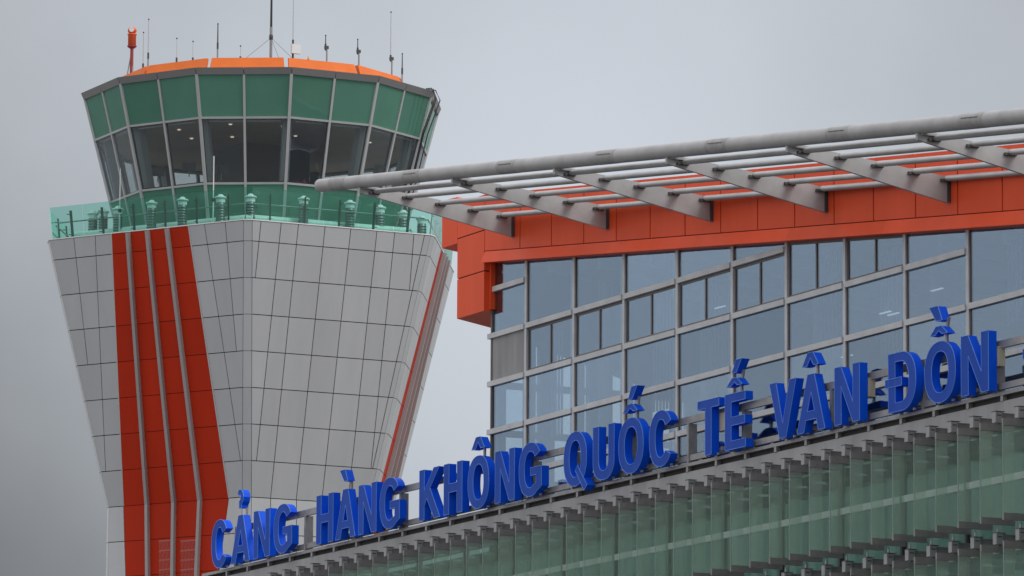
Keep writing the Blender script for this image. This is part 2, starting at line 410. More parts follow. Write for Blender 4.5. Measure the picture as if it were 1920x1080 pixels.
B_seams = [seam(FB, (489, 420), (478.7, 520), lo=zrow(6) - .1), seam(FB, (527, 420), (481, 863), lo=zrow(1) - .1), seam(FB, (559, 424), (507.5, 932)),
           seam(FB, (609, 426), (556, 932)), seam(FB, (657, 430), (604, 935)), seam(FB, (706, 432), (653, 937)),
           seam(FB, (739, 436), (696, 874), lo=zrow(1) - .1), seam(FB, (775, 439), (767, 542), lo=zrow(6) - .1), seam(FB, (795, 440), (699.5, 874), lo=zrow(1) - .1)]
GA_band = (lineof(GA.px(231.5, 945), GA.px(235.5, 1080)), lineof(GA.px(429, 932), GA.px(409, 1080)))
GA_band = (GA_band[0], GA_band[1])
GB_seams = [seam(GB, (507.5, 932), (507.0, 1080)), seam(GB, (556, 932), (555.5, 1080)), seam(GB, (604, 935), (604, 1080)), seam(GB, (653, 937), (653.5, 1080))]
def limit_dn(L, face):   # band edges below the knee straighten after the first three metres
    return L
# map patterns made on face A / B to the other faces
def remap(seams, src, dst, ksrc=ZK):
    out = []
    def m(L):
        pts = []
        for z in (src.P[0].z + 0.01, src.P[3].z):
            w = (L[2] - L[1] * z) / L[0]
            u = (w - src.edge(0, z)) / (src.edge(1, z) - src.edge(0, z))
            pts.append((dst.edge(0, z) + u * (dst.edge(1, z) - dst.edge(0, z)), z))
        return lineof(*pts)
    for s_ in seams: out.append((m(s_[0]), *s_[1:]))
    return out, m
pg = MB()
fins = []
facesA = [(0, 1), (4, 5), (7, 8)]; facesB = [(2, 3), (6, 7), (8, 9)]
FINX = [((239.5, 436), (277.5, 938)), ((275.5, 433), (327.5, 935)), ((312, 430), (376.5, 934))]
FIND = [((277.5, 945), (279, 1080)), ((327.5, 945), (326, 1080)), ((376.5, 945), (371, 1080))]
for (i, j) in facesA:
    pr = MB()
    F, G = Face(i, j, True), Face(i, j, False)
    if (i, j) == (0, 1): s_, b_, gb_ = A_seams, A_band, GA_band; mu = mg = (lambda L: L)
    else:
        s_, mu = remap(A_seams, FA, F); b_ = tuple(mu(L) for L in A_band)
        _, mg = remap([], GA, G); gb_ = tuple(mg(L) for L in GA_band)
    panels(F, rows_up, s_, b_, mbg=pg, mbr=pr)
    # below the knee: band narrows for 2.6 m and then runs down straight
    zr = [r for r in rows_dn if r > 19.0] + [19.0]
    panels(G, zr, [], gb_, mbg=pg, mbr=pr)
    def vertical(L): w = (L[2] - L[1] * 19.0) / L[0]; return (1.0, 0.0, w)
    panels(G, [19.0] + [r for r in rows_dn if r < 18.9], [], tuple(vertical(L) for L in gb_), mbg=pg, mbr=pr)
    pr.build('red_stripe', 'tred', tower)
    for k in range(3):
        Lu = mu(lineof(FA.px(*FINX[k][0]), FA.px(*FINX[k][1]))); Ld = mg(lineof(GA.px(*FIND[k][0]), GA.px(*FIND[k][1])))
        f = MB()
        wU = (Lu[2] - Lu[1] * (ZT + 0.06)) / Lu[0]; wK = (Lu[2] - Lu[1] * ZK) / Lu[0]; wD = (Ld[2] - Ld[1] * 19.0) / Ld[0]
        h = 0.058
        def sec(fc, w, z, dp=0.15): return [fc.at(w - h, z, -0.02), fc.at(w + h, z, -0.02), fc.at(w + h, z, dp), fc.at(w - h, z, dp)]
        A_, B_, C_, D_ = sec(F, wU, ZT - 0.02), sec(F, wK, ZK), sec(G, wD, 19.0), sec(G, wD, 0.02)
        f.hexa(B_ + A_); f.hexa(C_ + B_); f.hexa(D_ + C_)
        f.build('stripe_fin', 'fin', tower)
    # thin light trims at the two edges of the band
    for q in range(2):
        L = b_[q]; f = MB(); h2 = 0.022
        w1 = (L[2] - L[1] * ZT) / L[0]; w0 = (L[2] - L[1] * ZK) / L[0]
        f.hexa([F.at(w0 - h2, ZK, -.03), F.at(w0 + h2, ZK, -.03), F.at(w0 + h2, ZK, .012), F.at(w0 - h2, ZK, .012),
                F.at(w1 - h2, ZT, -.03), F.at(w1 + h2, ZT, -.03), F.at(w1 + h2, ZT, .012), F.at(w1 - h2, ZT, .012)])
        f.build('stripe_trim', 'mull', tower)
for (i, j) in facesB:
    F, G = Face(i, j, True), Face(i, j, False)
    if (i, j) == (2, 3): s_, d_ = B_seams, GB_seams
    else: s_, _ = remap(B_seams, FB, F); d_, _ = remap(GB_seams, GB, G)
    panels(F, rows_up, s_, mbg=pg, mbr=pr); panels(G, rows_dn, d_, mbg=pg, mbr=pr)
for (i, j) in [(1, 2), (3, 4), (5, 6), (9, 0)]:
    panels(Face(i, j, True), rows_up, [], mbg=pg, mbr=pr, gap=0.008); panels(Face(i, j, False), rows_dn, [], mbg=pg, mbr=pr, gap=0.008)
pg.build('wall_panels', 'panel', tower)

# two grids of thin pale pink bars low in the red stripe
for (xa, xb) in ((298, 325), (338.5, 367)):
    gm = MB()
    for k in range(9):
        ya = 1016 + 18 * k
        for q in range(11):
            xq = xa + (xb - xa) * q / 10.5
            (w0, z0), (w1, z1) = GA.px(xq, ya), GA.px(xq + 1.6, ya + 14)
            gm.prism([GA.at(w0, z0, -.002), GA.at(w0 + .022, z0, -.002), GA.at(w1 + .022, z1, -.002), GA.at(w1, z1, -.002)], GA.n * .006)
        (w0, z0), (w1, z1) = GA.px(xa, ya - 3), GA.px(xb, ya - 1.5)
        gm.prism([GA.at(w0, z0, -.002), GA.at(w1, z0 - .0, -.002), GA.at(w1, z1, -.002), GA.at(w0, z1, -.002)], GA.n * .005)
    gm.build('pink_hatch', 'hatch', tower)

# balcony: cap, floor, curb, balustrade
ctr = Vector((cin.x, cin.y, 0))
def inset(i, d, z, lift=0.0):
    t = top[i].copy(); v = Vector((ctr.x - t.x, ctr.y - t.y, 0)).normalized()
    r = t + v * d; r.z = z; return r
cap = MB()
for i in range(NP):
    j = (i + 1) % NP
    cap.hexa([inset(i, -0.02, ZT), inset(j, -0.02, ZT), inset(j, 0.35, ZT), inset(i, 0.35, ZT),
              inset(i, -0.02, ZT + 0.035), inset(j, -0.02, ZT + 0.035), inset(j, 0.35, ZT + 0.09), inset(i, 0.35, ZT + 0.09)])
cap.build('parapet_cap', 'white', tower)
fl = MB(); fl.add([inset(i, 0.33, ZT + 0.03) for i in range(NP)], [tuple(range(NP))]); fl.build('balcony_floor', 'white', tower)
gut = MB()
for i in range(NP):
    j = (i + 1) % NP
    gut.tube([inset(i, 0.95, ZT + 0.18), inset(j, 0.95, ZT + 0.18)], 0.17, 12)
gut.build('cable_duct', 'white', tower)
# balustrade glass panels lean outwards with the walls
lean = 0.12
hb = 1.12
pan_len = 1.42
for i in range(NP):
    j = (i + 1) % NP
    A_, B_ = inset(i, 0.14, ZT + 0.03), inset(j, 0.14, ZT + 0.03)
    A2, B2 = inset(i, 0.14 - lean, ZT + 0.03 + hb), inset(j, 0.14 - lean, ZT + 0.03 + hb)
    L = (B_ - A_).length; n = max(1, round(L / pan_len))
    outw = ((A2 - A_) + (B2 - B_)).normalized()
    nn = (B_ - A_).normalized().cross(outw).normalized()
    for k in range(n):
        g0, g1 = (k + 0.008) / n, (k + 1 - 0.008) / n
        p = [A_.lerp(B_, g0), A_.lerp(B_, g1), A2.lerp(B2, g1), A2.lerp(B2, g0)]
        gm = MB(); gm.prism(p, nn * 0.014)
        gl_ = gm.build('railing_glass', 'railglass', tower)
        if L > 1.0:
            tm = (k + 0.5) / n
            pb = inset(i, 0.27, ZT + 0.03).lerp(inset(j, 0.27, ZT + 0.03), tm); pt = inset(i, 0.27 - lean * .9, ZT + 1.0).lerp(inset(j, 0.27 - lean * .9, ZT + 1.0), tm)
            po = MB(); e = (B_ - A_).normalized() * 0.03; q = (ctr - Vector((pb.x, pb.y, 0))).normalized() * 0.05; q.z = 0
            po.hexa([pb - e, pb + e, pb + e + q, pb - e + q, pt - e, pt + e, pt + e + q, pt - e + q])
            for fz in (0.12, 0.86):
                c0 = pb.lerp(pt, fz); po.tube([c0 - q * 2.2, c0 + q], 0.016, 6); po.tube([c0 - e * 2.8 - q * 1.2, c0 + e * 2.8 - q * 1.2], 0.011, 6)
            po.build('railing_post', 'dsteel', tower)
    if L > 1.0:
        hr = MB(); hr.tube([inset(i, 0.34 - lean * .5, ZT + 0.62), inset(j, 0.34 - lean * .5, ZT + 0.62)], 0.026, 8); hr.build('handrail', 'steel', tower)

# ---- cab
def rc(z): return 6.3 + (z - 39.2) * 0.262
ANG = [-105 + 30 * k for k in range(12)]
def dv(a, r, z): return Vector((TC.x + r * math.cos(R_(a)), TC.y + r * math.sin(R_(a)), z))
Z0, Z1, Z2, Z3 = 34.0, 35.56, 37.76, 39.2
def quadbar(mb, p0, p1, w, outn, dp, mi=0):    # bar along p0-p1, half width w, sticking out dp along outn
    d = (p1 - p0).normalized(); s_ = d.cross(outn).normalized() * w
    mb.hexa([p0 - s_ - outn * .02, p0 + s_ - outn * .02, p0 + s_ + outn * dp, p0 - s_ + outn * dp, p1 - s_ - outn * .02, p1 + s_ - outn * .02, p1 + s_ + outn * dp, p1 - s_ + outn * dp], mi)
for k in range(12):
    a0, a1 = ANG[k], ANG[k] + 30
    am = a0 + 15
    f_o = lambda t, z: dv(a0, rc(z), z).lerp(dv(a1, rc(z), z), t)
    nrm = (f_o(1, Z1) - f_o(0, Z1)).cross(f_o(0, Z3) - f_o(0, Z1)).normalized()
    if nrm.dot(Vector((math.cos(R_(am)), math.sin(R_(am)), 0))) < 0: nrm = -nrm
    for h in range(2):
        t0, t1 = h * 0.5 + 0.004, (h + 1) * 0.5 - 0.004
        for (za, zb, nm, mt) in ((Z0, Z1, 'lower_green_panel', 'spand'), (Z1, Z2, 'window', 'cabglass'), (Z2, Z3, 'upper_green_panel', 'spand')):
            p = MB()
            p.prism([f_o(t0, za + .01), f_o(t1, za + .01), f_o(t1, zb - .01), f_o(t0, zb - .01)], -nrm * 0.03)
            po = p.build(nm, mt, tower)
            if nm == 'window':
                fr = MB()
                c = 0.05
                q = [f_o(t0, za + .03), f_o(t1, za + .03), f_o(t1, zb - .03), f_o(t0, zb - .03)]
                q = [v - nrm * 0.09 for v in q]
                for u_ in range(4): quadbar(fr, q[u_], q[(u_ + 1) % 4], 0.035, nrm, 0.035)
                fr.build('window_frame', 'dsteel', po)
    mu_ = MB()
    quadbar(mu_, dv(a0, rc(Z0) + .01, Z0), dv(a0, rc(Z3) + .01, Z3), 0.05, Vector((math.cos(R_(a0)), math.sin(R_(a0)), 0)), 0.05)
    mu_.build('mullion', 'mull', tower)
    mu_ = MB(); quadbar(mu_, f_o(.5, Z0), f_o(.5, Z3), 0.04, nrm, 0.05); mu_.build('mullion', 'mull', tower)
    for z in (Z1, Z2):
        tr_ = MB(); quadbar(tr_, f_o(0.012, z), f_o(0.988, z), 0.035, nrm, 0.045); tr_.build('transom', 'mull', tower)
    # fascia: two pieces a side
    for h in range(2):
        fb = MB(); t0, t1 = h * .5 + .0035, h * .5 + .4965
        go = lambda t, r, z: dv(a0, r, z).lerp(dv(a1, r, z), t)
        fb.hexa([go(t0, 6.36, 39.19), go(t1, 6.36, 39.19), go(t1, 6.1, 39.19), go(t0, 6.1, 39.19), go(t0, 6.46, 39.42), go(t1, 6.46, 39.42), go(t1, 6.1, 39.42), go(t0, 6.1, 39.42)])
        fb.build('roof_fascia', 'fascia', tower)
    # orange parapet piece
    ob_ = MB(); t0, t1 = 0.025, 0.975
    ob_.hexa([go(t0, 5.42, 39.4), go(t1, 5.42, 39.4), go(t1, 5.3, 39.4), go(t0, 5.3, 39.4), go(t0 + .01, 5.18, 40.0), go(t1 - .01, 5.18, 40.0), go(t1 - .01, 5.0, 40.0), go(t0 + .01, 5.0, 40.0)])
    ob_.build('orange_roof_panel', 'orange', tower)
    # column inside the corner
    cl = MB(); c0, c1 = dv(a0, rc(Z1) - .42, Z1 - .2), dv(a0, rc(Z2) - .42, Z2)
    ra, ta = Vector((math.cos(R_(a0)), math.sin(R_(a0)), 0)), Vector((-math.sin(R_(a0)), math.cos(R_(a0)), 0))
    cl.hexa([c0 - ta * .15 - ra * .15, c0 + ta * .15 - ra * .15, c0 + ta * .15 + ra * .15, c0 - ta * .15 + ra * .15, c1 - ta * .15 - ra * .15, c1 + ta * .15 - ra * .15, c1 + ta * .15 + ra * .15, c1 - ta * .15 + ra * .15])
    cl.build('column', 'colg', tower)
rf = MB(); rf.add([dv(a, 6.2, 39.38) for a in ANG], [tuple(range(12))]); rf.add([dv(a, 6.25, 39.2) for a in ANG], [tuple(range(12))]); rf.build('roof', 'fascia', tower)
ce = MB(); ce.add([dv(a, rc(Z2) - .06, Z2 + .02) for a in ANG], [tuple(range(12))]); ce.build('cab_ceiling', 'ceil', tower)
cf = MB(); cf.add([dv(a, rc(Z1) - .06, Z1 - .25) for a in ANG], [tuple(range(12))]); cf.build('cab_floor', 'cabdark', tower)
co = MB(); co.box(TC.x - 1.9, TC.x + 0.6, TC.y - 1.0, TC.y + 1.6, Z1 - .3, Z2); co.build('stair_core', 'cabdark', tower)
lw = MB(); lw.lathe((TC.x, TC.y, 0), [(4.6, 33.9), (4.75, 35.2)], 24); lw.build('inner_wall', 'dark', tower)
for a, r in [(-66, 4.3), (-38, 4.5), (-14, 4.2), (27, 4.3), (48, 4.0), (-82, 2.9), (3, 2.6), (-52, 2.2)]:
    lm = MB(); c = dv(a, r, Z2 - .002); lm.lathe(c, [(0.0, -0.012), (0.055, -0.012), (0.065, 0.0)], 14); lm.build('ceiling_light', 'lamp', tower)
# controllers' desks round the windows with screens, and blinds pelmets
dk = MB()
for k in (1, 2, 3, 4, 8, 9, 10):
    a0 = ANG[k]
    g0, g1 = dv(a0 + 4, 4.35, Z1 + .12), dv(a0 + 26, 4.35, Z1 + .12); h0, h1 = dv(a0 + 4, 3.6, Z1 + .12), dv(a0 + 26, 3.6, Z1 + .12)
    dk.hexa([g0, g1, h1, h0] + [v + Vector((0, 0, .05)) for v in (g0, g1, h1, h0)])
dk.build('desk', 'dsteel', tower)
pm = MB()
for k in range(12):
    a0 = ANG[k]; g0, g1 = dv(a0 + 2.5, rc(Z2) - .22, Z2 - .09), dv(a0 + 27.5, rc(Z2) - .22, Z2 - .09)
    pm.tube([g0, g1], 0.035, 8)
pm.build('blind_roller', 'mull', tower)
def screen_at(x, y, w, h, r, label):
    q = on_plane(x, y, (TC.x + r, TC.y, 0), Vector((1, -0.45, 0)).normalized())
    t = thing('monitor', (q.x, q.y, q.z), label, 'monitor', 'monitors inside the tower cab')
    dn = Vector((1, -0.45, 0)).normalized(); s_ = Vector((0.45, 1, 0)).normalized()
    m = MB(); c = q
    m.hexa([c - s_ * w - Vector((0, 0, h)), c + s_ * w - Vector((0, 0, h)), c + s_ * w - Vector((0, 0, h)) - dn * .04, c - s_ * w - Vector((0, 0, h)) - dn * .04,
            c - s_ * w + Vector((0, 0, h)), c + s_ * w + Vector((0, 0, h)), c + s_ * w + Vector((0, 0, h)) - dn * .04, c - s_ * w + Vector((0, 0, h)) - dn * .04])
    m.build('screen', 'dsteel', t)
    a = MB(); a.tube([c - Vector((0, 0, h)), c - Vector((0, 0, h + .22))], 0.02, 8); a.build('stand', 'steel', t)
screen_at(296, 322, .22, .15, 2.6, 'leftmost dark monitor on a desk inside the tower cab')
screen_at(355, 312, .24, .15, 2.6, 'dark monitor on its stand behind the second front window of the tower cab')
screen_at(415, 318, .24, .16, 2.9, 'dark monitor behind the middle window of the tower cab')
def extinguisher(x, label, hh):
    q = on_plane(x, 342, (TC.x + 3.9, TC.y, 0), Vector((1, 0, 0)))
    t = thing('fire_extinguisher', (q.x, q.y, Z1 + .05), label, 'fire extinguisher', 'fire extinguishers in the tower cab')
    b = MB(); b.lathe((q.x, q.y, Z1 + .05), [(0, 0), (.085, 0), (.085, hh), (.05, hh + .07), (.03, hh + .1), (0, hh + .1)], 14); b.build('cylinder', 'extred', t)
    b = MB(); b.tube([(q.x, q.y, Z1 + .13 + hh), (q.x + .03, q.y - .1, Z1 + .17 + hh)], .018, 6); b.build('handle', 'black', t)
extinguisher(557, 'shorter red fire extinguisher on the left behind the tower cab glass', 0.20)
extinguisher(570, 'taller red fire extinguisher on the right behind the tower cab glass', 0.30)

# cables down the right side of the cab
cb = MB()
for k, (dx, dr) in enumerate(((0, .1), (2.0, .16), (-1.6, .13))):
    a = 43 + dx
    cb.tube([dv(a, 6.3, 39.45), dv(a, 6.5, 39.46), dv(a + .3, 6.5 + dr, 39.1), dv(a - .4, rc(37.9) + dr + .12, 37.9), dv(a + .5, rc(36.4) + dr + .1, 36.4), dv(a, rc(35.2) + dr + .1, 35.2), dv(a, rc(34.2) + dr, 34.2)], 0.022, 6)
tag(cb.build('cable_bundle', 'black', None, origin=dv(43, 5.3, 34.1)), 'thin dark cables hanging down the right edge of the tower cab from the roof', 'cable')

# ventilators on the balcony
def ring_pt(x, r, z, back=False):
    best = None
    for k in range(0, 3600):
        a = -140 + k * 0.1 if not back else -140 - k * 0.1
        px = proj(dv(a, r, z))[0]
        if best is None or abs(px - x) < best[0]: best = (abs(px - x), a)
        if abs(px - x) < 0.35: return dv(a, r, z)
    return dv(best[1], r, z)
proto = None
vlist = [(174, 6.15, 'leftmost steel ventilator on the tower balcony, behind the corner glass'),
         (193, 5.95, 'second ventilator from the left on the tower balcony, against the sky'),
         (221, 5.75, 'third ventilator from the left on the balcony, behind the thin white pole'),
         (284.5, 5.65, 'fourth ventilator from the left, above the red stripe of the tower'),
         (342, 5.65, 'fifth ventilator from the left, above the right edge of the red stripe'),
         (413.5, 5.75, 'sixth ventilator, just right of the taller white pole on the balcony'),
         (469.5, 5.8, 'ventilator above the front corner of the tower'),
         (569, 5.7, 'ventilator right of the front corner, below the fire extinguishers'),
         (656, 5.7, 'ventilator on the balcony just below the left end of the canopy tube'),
         (713, 5.7, 'fourth ventilator from the right end of the balcony, half under the canopy'),
         (756, 5.75, 'third ventilator from the right end of the tower balcony'),
         (791, 5.9, 'rightmost ventilator on the tower balcony, next to the end glass')]
for i, (x, r, lab) in enumerate(vlist):
    P = ring_pt(x, r, ZT + .5) if i > 1 else dv({0: -112, 1: -104}[i], r, 0)
    if i < 2:   # solve along the left side by angle
        P = min((dv(a * .25, r, ZT + .5) for a in range(-560, -340)), key=lambda q: abs(proj(q)[0] - x))
    base = Vector((P.x, P.y, ZT + .03))
    if proto is None:
        t = thing('ventilator', base, lab, 'ventilator', 'ventilators standing on the tower balcony')
        b = MB(); prof = [(0.155, 0.0)]
        for q in range(7):
            z = 0.08 + q * 0.095; prof += [(0.155, z), (0.172, z + .012), (0.172, z + .03), (0.155, z + .042)]
        prof += [(0.15, 0.78)]
        b.lathe(base, prof, 20); b.build('ribbed_body', 'vent', t)
        b = MB(); b.lathe(base, [(0.158, .76), (.158, .93)], 20); b.build('neck', 'white', t)
        b = MB(); b.lathe(base, [(0.0, .90), (.2, .905), (.215, .93), (.2, .965), (.11, .99), (.09, 1.03), (.05, 1.055), (0, 1.06)], 20); b.build('cap', 'white', t)
        proto = t
    else:
        t = proto.copy(); col.objects.link(t); t.location = base; t['label'] = lab
        for ch in proto.children:
            c = ch.copy(); col.objects.link(c); c.parent = t
# two pale poles on the balcony
for (x, yt, yb, lab) in ((399, 291, 416, 'taller thin white pole standing on the tower balcony left of the front corner'), (224, 313, 437, 'shorter thin white pole standing at the left end of the tower balcony')):
    b0 = min((inset(9 if x < 230 else 0, .22, ZT + .04).lerp(inset(0 if x < 230 else 1, .22, ZT + .04), k / 400) for k in range(401)), key=lambda q: abs(proj(q)[0] - x)) if x > 230 else min((inset(0, .25, ZT + .04).lerp(inset(1, .25, ZT + .04), k / 400) for k in range(401)), key=lambda q: abs(proj(q)[0] - x))
    H = (proj(b0)[1] - yt) / 54.5
    t = thing('pole', b0, lab, 'pole')
    m = MB(); m.tube([b0, b0 + Vector((0, 0, H * .35))], .028, 8); m.tube([b0 + Vector((0, 0, H * .35)), b0 + Vector((0, 0, H))], .02, 8); m.build('shaft', 'white', t)
    m = MB(); m.box(b0.x - .05, b0.x + .05, b0.y - .05, b0.y + .05, b0.z + H * .32, b0.z + H * .37); m.build('joint', 'black', t)

# ---- antennas on the cab roof
ZR = 39.42
def roof_at(x, r=4.7):
    P = ring_pt(x, r, ZR + 1.0); return Vector((P.x, P.y, ZR))
def hgt(b, y): return (proj(b)[1] - y) / 53.6
def whip(x, yt, label, ymount=None, thick=0.014, dark=False, side=0, r=4.7, tipball=True):
    b = roof_at(x, r); H = hgt(b, yt)
    t = thing('antenna', b, label, 'antenna', 'antennas on the tower roof')
    hm = hgt(b, ymount) if ymount else 0.5
    m = MB(); m.tube([b, b + Vector((0, 0, hm))], 0.03, 8); m.build('mast', 'steel', t)
    off = Vector((0.0, -0.05 * side, 0))
    m = MB(); m.tube([b + off + Vector((0, 0, hm - .12)), b + off + Vector((0, 0, H * .5 + hm * .5)), b + off + Vector((0, 0, H))], [thick * 1.25, thick, thick * .8], 7); m.build('whip', 'dsteel' if dark else 'mull', t)
    m = MB()
    if side: m.box(b.x - .03, b.x + .03, b.y - .09, b.y + .06, b.z + hm - .06, b.z + hm + .05)
    m.tube([b + off + Vector((0, 0, hm - .1)), b + off + Vector((0, 0, hm + .12))], 0.036, 8); m.build('mount', 'dsteel', t)
    if tipball:
        m = MB(); c = b + off + Vector((0, 0, H)); m.lathe(c, [(0, -.03), (.026, -.015), (.026, .02), (0, .035)], 8); m.build('tip', 'black', t)
    return b
whip(267.5, 55, 'slim white whip antenna immediately right of the orange beacon', 122)
whip(278, 34, 'tall white whip antenna with a small clamp, second right of the beacon', 104, .018)
whip(331.5, 71, 'short thin whip antenna above the left orange roof panel', 114, .011)
whip(362, 77, 'shortest thin whip antenna, second above the left orange roof panel', 114, .011)
whip(408, 44, 'dark-topped antenna above the gap left of the middle orange panel', 86, .022, True)
whip(451, 86, 'very short thin whip between the dark antenna and the main mast', 112, .011)
whip(613, 66, 'thin dark antenna with side bracket above the orange panel right of centre', 88, .018, True, 1)
whip(673, 73, 'thin dark antenna with side bracket above the right panel joint', 95, .018, True, 1)
whip(735, 19, 'tall slender whip antenna near the right end of the roof', 108, .016, False, 1, r=4.8)
whip(757, 98, 'short dark antenna at the far right of the tower roof', 132, .02, True, 0, r=4.95)
# main mast with guy wires
b = roof_at(508, 4.3); t = thing('mast_antenna', b, 'tallest black mast with guy wires in the middle of the tower roof', 'antenna')
m = MB(); m.tube([b, b + Vector((0, 0, hgt(b, 50)))], .05, 10); m.build('mast', 'steel', t)
m = MB(); m.tube([b + Vector((0, 0, hgt(b, 52))), b + Vector((0, 0, hgt(b, -60)))], [.042, .03], 10); m.build('rod', 'black', t)
m = MB(); h = b + Vector((0, 0, hgt(b, 70)))
for tx, tr in ((418, 4.6), (590, 4.6), (536, 4.9), (500, -3.5)):
    e = roof_at(tx, tr) if tr > 0 else dv(150, 3.5, ZR)
    m.tube([h, e], .006, 5)
m.build('guy_wire', 'dsteel', t)
m = MB(); m.lathe(b, [(.055, hgt(b, 74)), (.07, hgt(b, 72)), (.07, hgt(b, 66)), (.055, hgt(b, 64))], 10); m.build('collar', 'dsteel', t)
# whip with white box
b = roof_at(549.5, 4.8); t = thing('panel_antenna', b, 'tall whip antenna carrying a small white square box on its pole', 'antenna')
m = MB(); m.tube([b, b + Vector((0, 0, hgt(b, 74)))], .038, 8); m.build('mast', 'dsteel', t)
m = MB(); m.tube([b + Vector((0, 0, hgt(b, 84))), b + Vector((0, 0, hgt(b, -50)))], [.02, .012], 8); m.build('whip', 'mull', t)
m = MB(); m.box(b.x + .05, b.x + .17, b.y - .11, b.y + .22, b.z + hgt(b, 101), b.z + hgt(b, 83.5)); m.build('white_box', 'white', t)
# obstruction light
b = roof_at(578.5, 5.0); t = thing('obstruction_light', b, 'small amber warning lamp on the rim of the right orange panel', 'warning light')
m = MB(); m.tube([b, b + Vector((0, 0, hgt(b, 113)))], .02, 8); m.build('post', 'steel', t)
m = MB(); m.lathe(b, [(0, hgt(b, 113)), (.04, hgt(b, 113)), (.04, hgt(b, 110)), (.033, hgt(b, 109)), (.033, hgt(b, 106)), (.02, hgt(b, 105)), (0, hgt(b, 105))], 12); m.build('lens', 'amber', t)
# rotating beacon
b = roof_at(246, 5.0); t = thing('aerodrome_beacon', b, 'bright orange beacon lamp on a red tripod at the left edge of the tower roof', 'beacon')
m = MB(); m.lathe(b, [(.07, 0), (.06, hgt(b, 86))], 10); m.build('column', 'bred', t)
for s_ in (-1, 1):
    m = MB(); m.tube([b + Vector((0, 0, hgt(b, 90))), b + Vector((.15 * s_, -.33 if s_ < 0 else .03, 0))], .022, 7); m.build('brace', 'steel', t)
m = MB(); m.lathe(b, [(0, hgt(b, 86)), (.1, hgt(b, 86)), (.17, hgt(b, 83)), (.17, hgt(b, 81)), (0, hgt(b, 81))], 16); m.build('base_plate', 'bred', t)
m = MB(); m.lathe(b, [(0, hgt(b, 81)), (.145, hgt(b, 80)), (.145, hgt(b, 61)), (.17, hgt(b, 60)), (.17, hgt(b, 58)), (0, hgt(b, 58))], 18); m.build('housing', 'beacon', t)
m = MB(); zc = b.z + hgt(b, 51.3); fd = Vector((0.85, -0.5, 0)).normalized()
m.lathe((b.x, b.y, zc), [(.15 * math.cos(R_(q)) + .012, .13 * math.sin(R_(q))) for q in range(-90, 91, 15)], 16)
hd = m.build('lamp_head', 'beacon', t)
m = MB(); c = Vector((b.x, b.y, zc)); m.tube([c + fd * .1, c + fd * .18], .085, 16); m.build('lens', 'white', hd)

# ================================================================== TERMINAL (upper glazed block)
def FY(X, o=0.0): return 74.74 + 0.011 * (-120 - X) - o
def F(X, o, z): return Vector((X, FY(X, o), z))
def on_f(x, y, o=0.0):
    d = ray(x, y); t = (74.74 - 1.32 - o - CAM.y) / (d.y + .011 * d.x); return CAM + d * t
def fbox(mb, X0, X1, o0, o1, z0, z1, mi=0):     # z0,z1 numbers or functions of X; o0 inner, o1 outer
    f0 = z0 if callable(z0) else (lambda X: z0); f1 = z1 if callable(z1) else (lambda X: z1)
    mb.hexa([F(X0, o1, f0(X0)), F(X1, o1, f0(X1)), F(X1, o0, f0(X1)), F(X0, o0, f0(X0)), F(X0, o1, f1(X0)), F(X1, o1, f1(X1)), F(X1, o0, f1(X1)), F(X0, o0, f1(X0))], mi)
z_glass = lambda X: 28.86 - 0.1115 * (X + 150.6)
z_seam = lambda X: 29.27 - 0.1104 * (X + 151.17)
z_top = lambda X: 31.01 - 0.112 * (X + 151.27)
XL, XR = -151.33, -100.0
term = thing('terminal_building', (-128, 82, 0), 'upper glazed terminal block framed in orange red cladding behind the sign', 'building')
XM = [XL + 0.06, -148.95, -145.78, -142.58, -139.30, -136.02, -132.92, -129.70, -126.50, -123.28, -120.1, -116.9, -113.7, -110.5, -107.3, -104.1, -100.9]
TZ = [28.2, 26.8, 25.35, 23.9, 22.45, 21.0]
TH = 0.155
# mullions
for i, X in enumerate(XM):
    m = MB()
    zt = (lambda Z: Z)(z_glass(X) + .05)
    if i == 0: fbox(m, X - .05, X + .02, -.1, .03, 12.0, 29.6)
    else: fbox(m, X - .075, X + .055, -.12, .03, 12.0, zt)
    m.build('mullion', 'transom' if i else 'wframe', term)
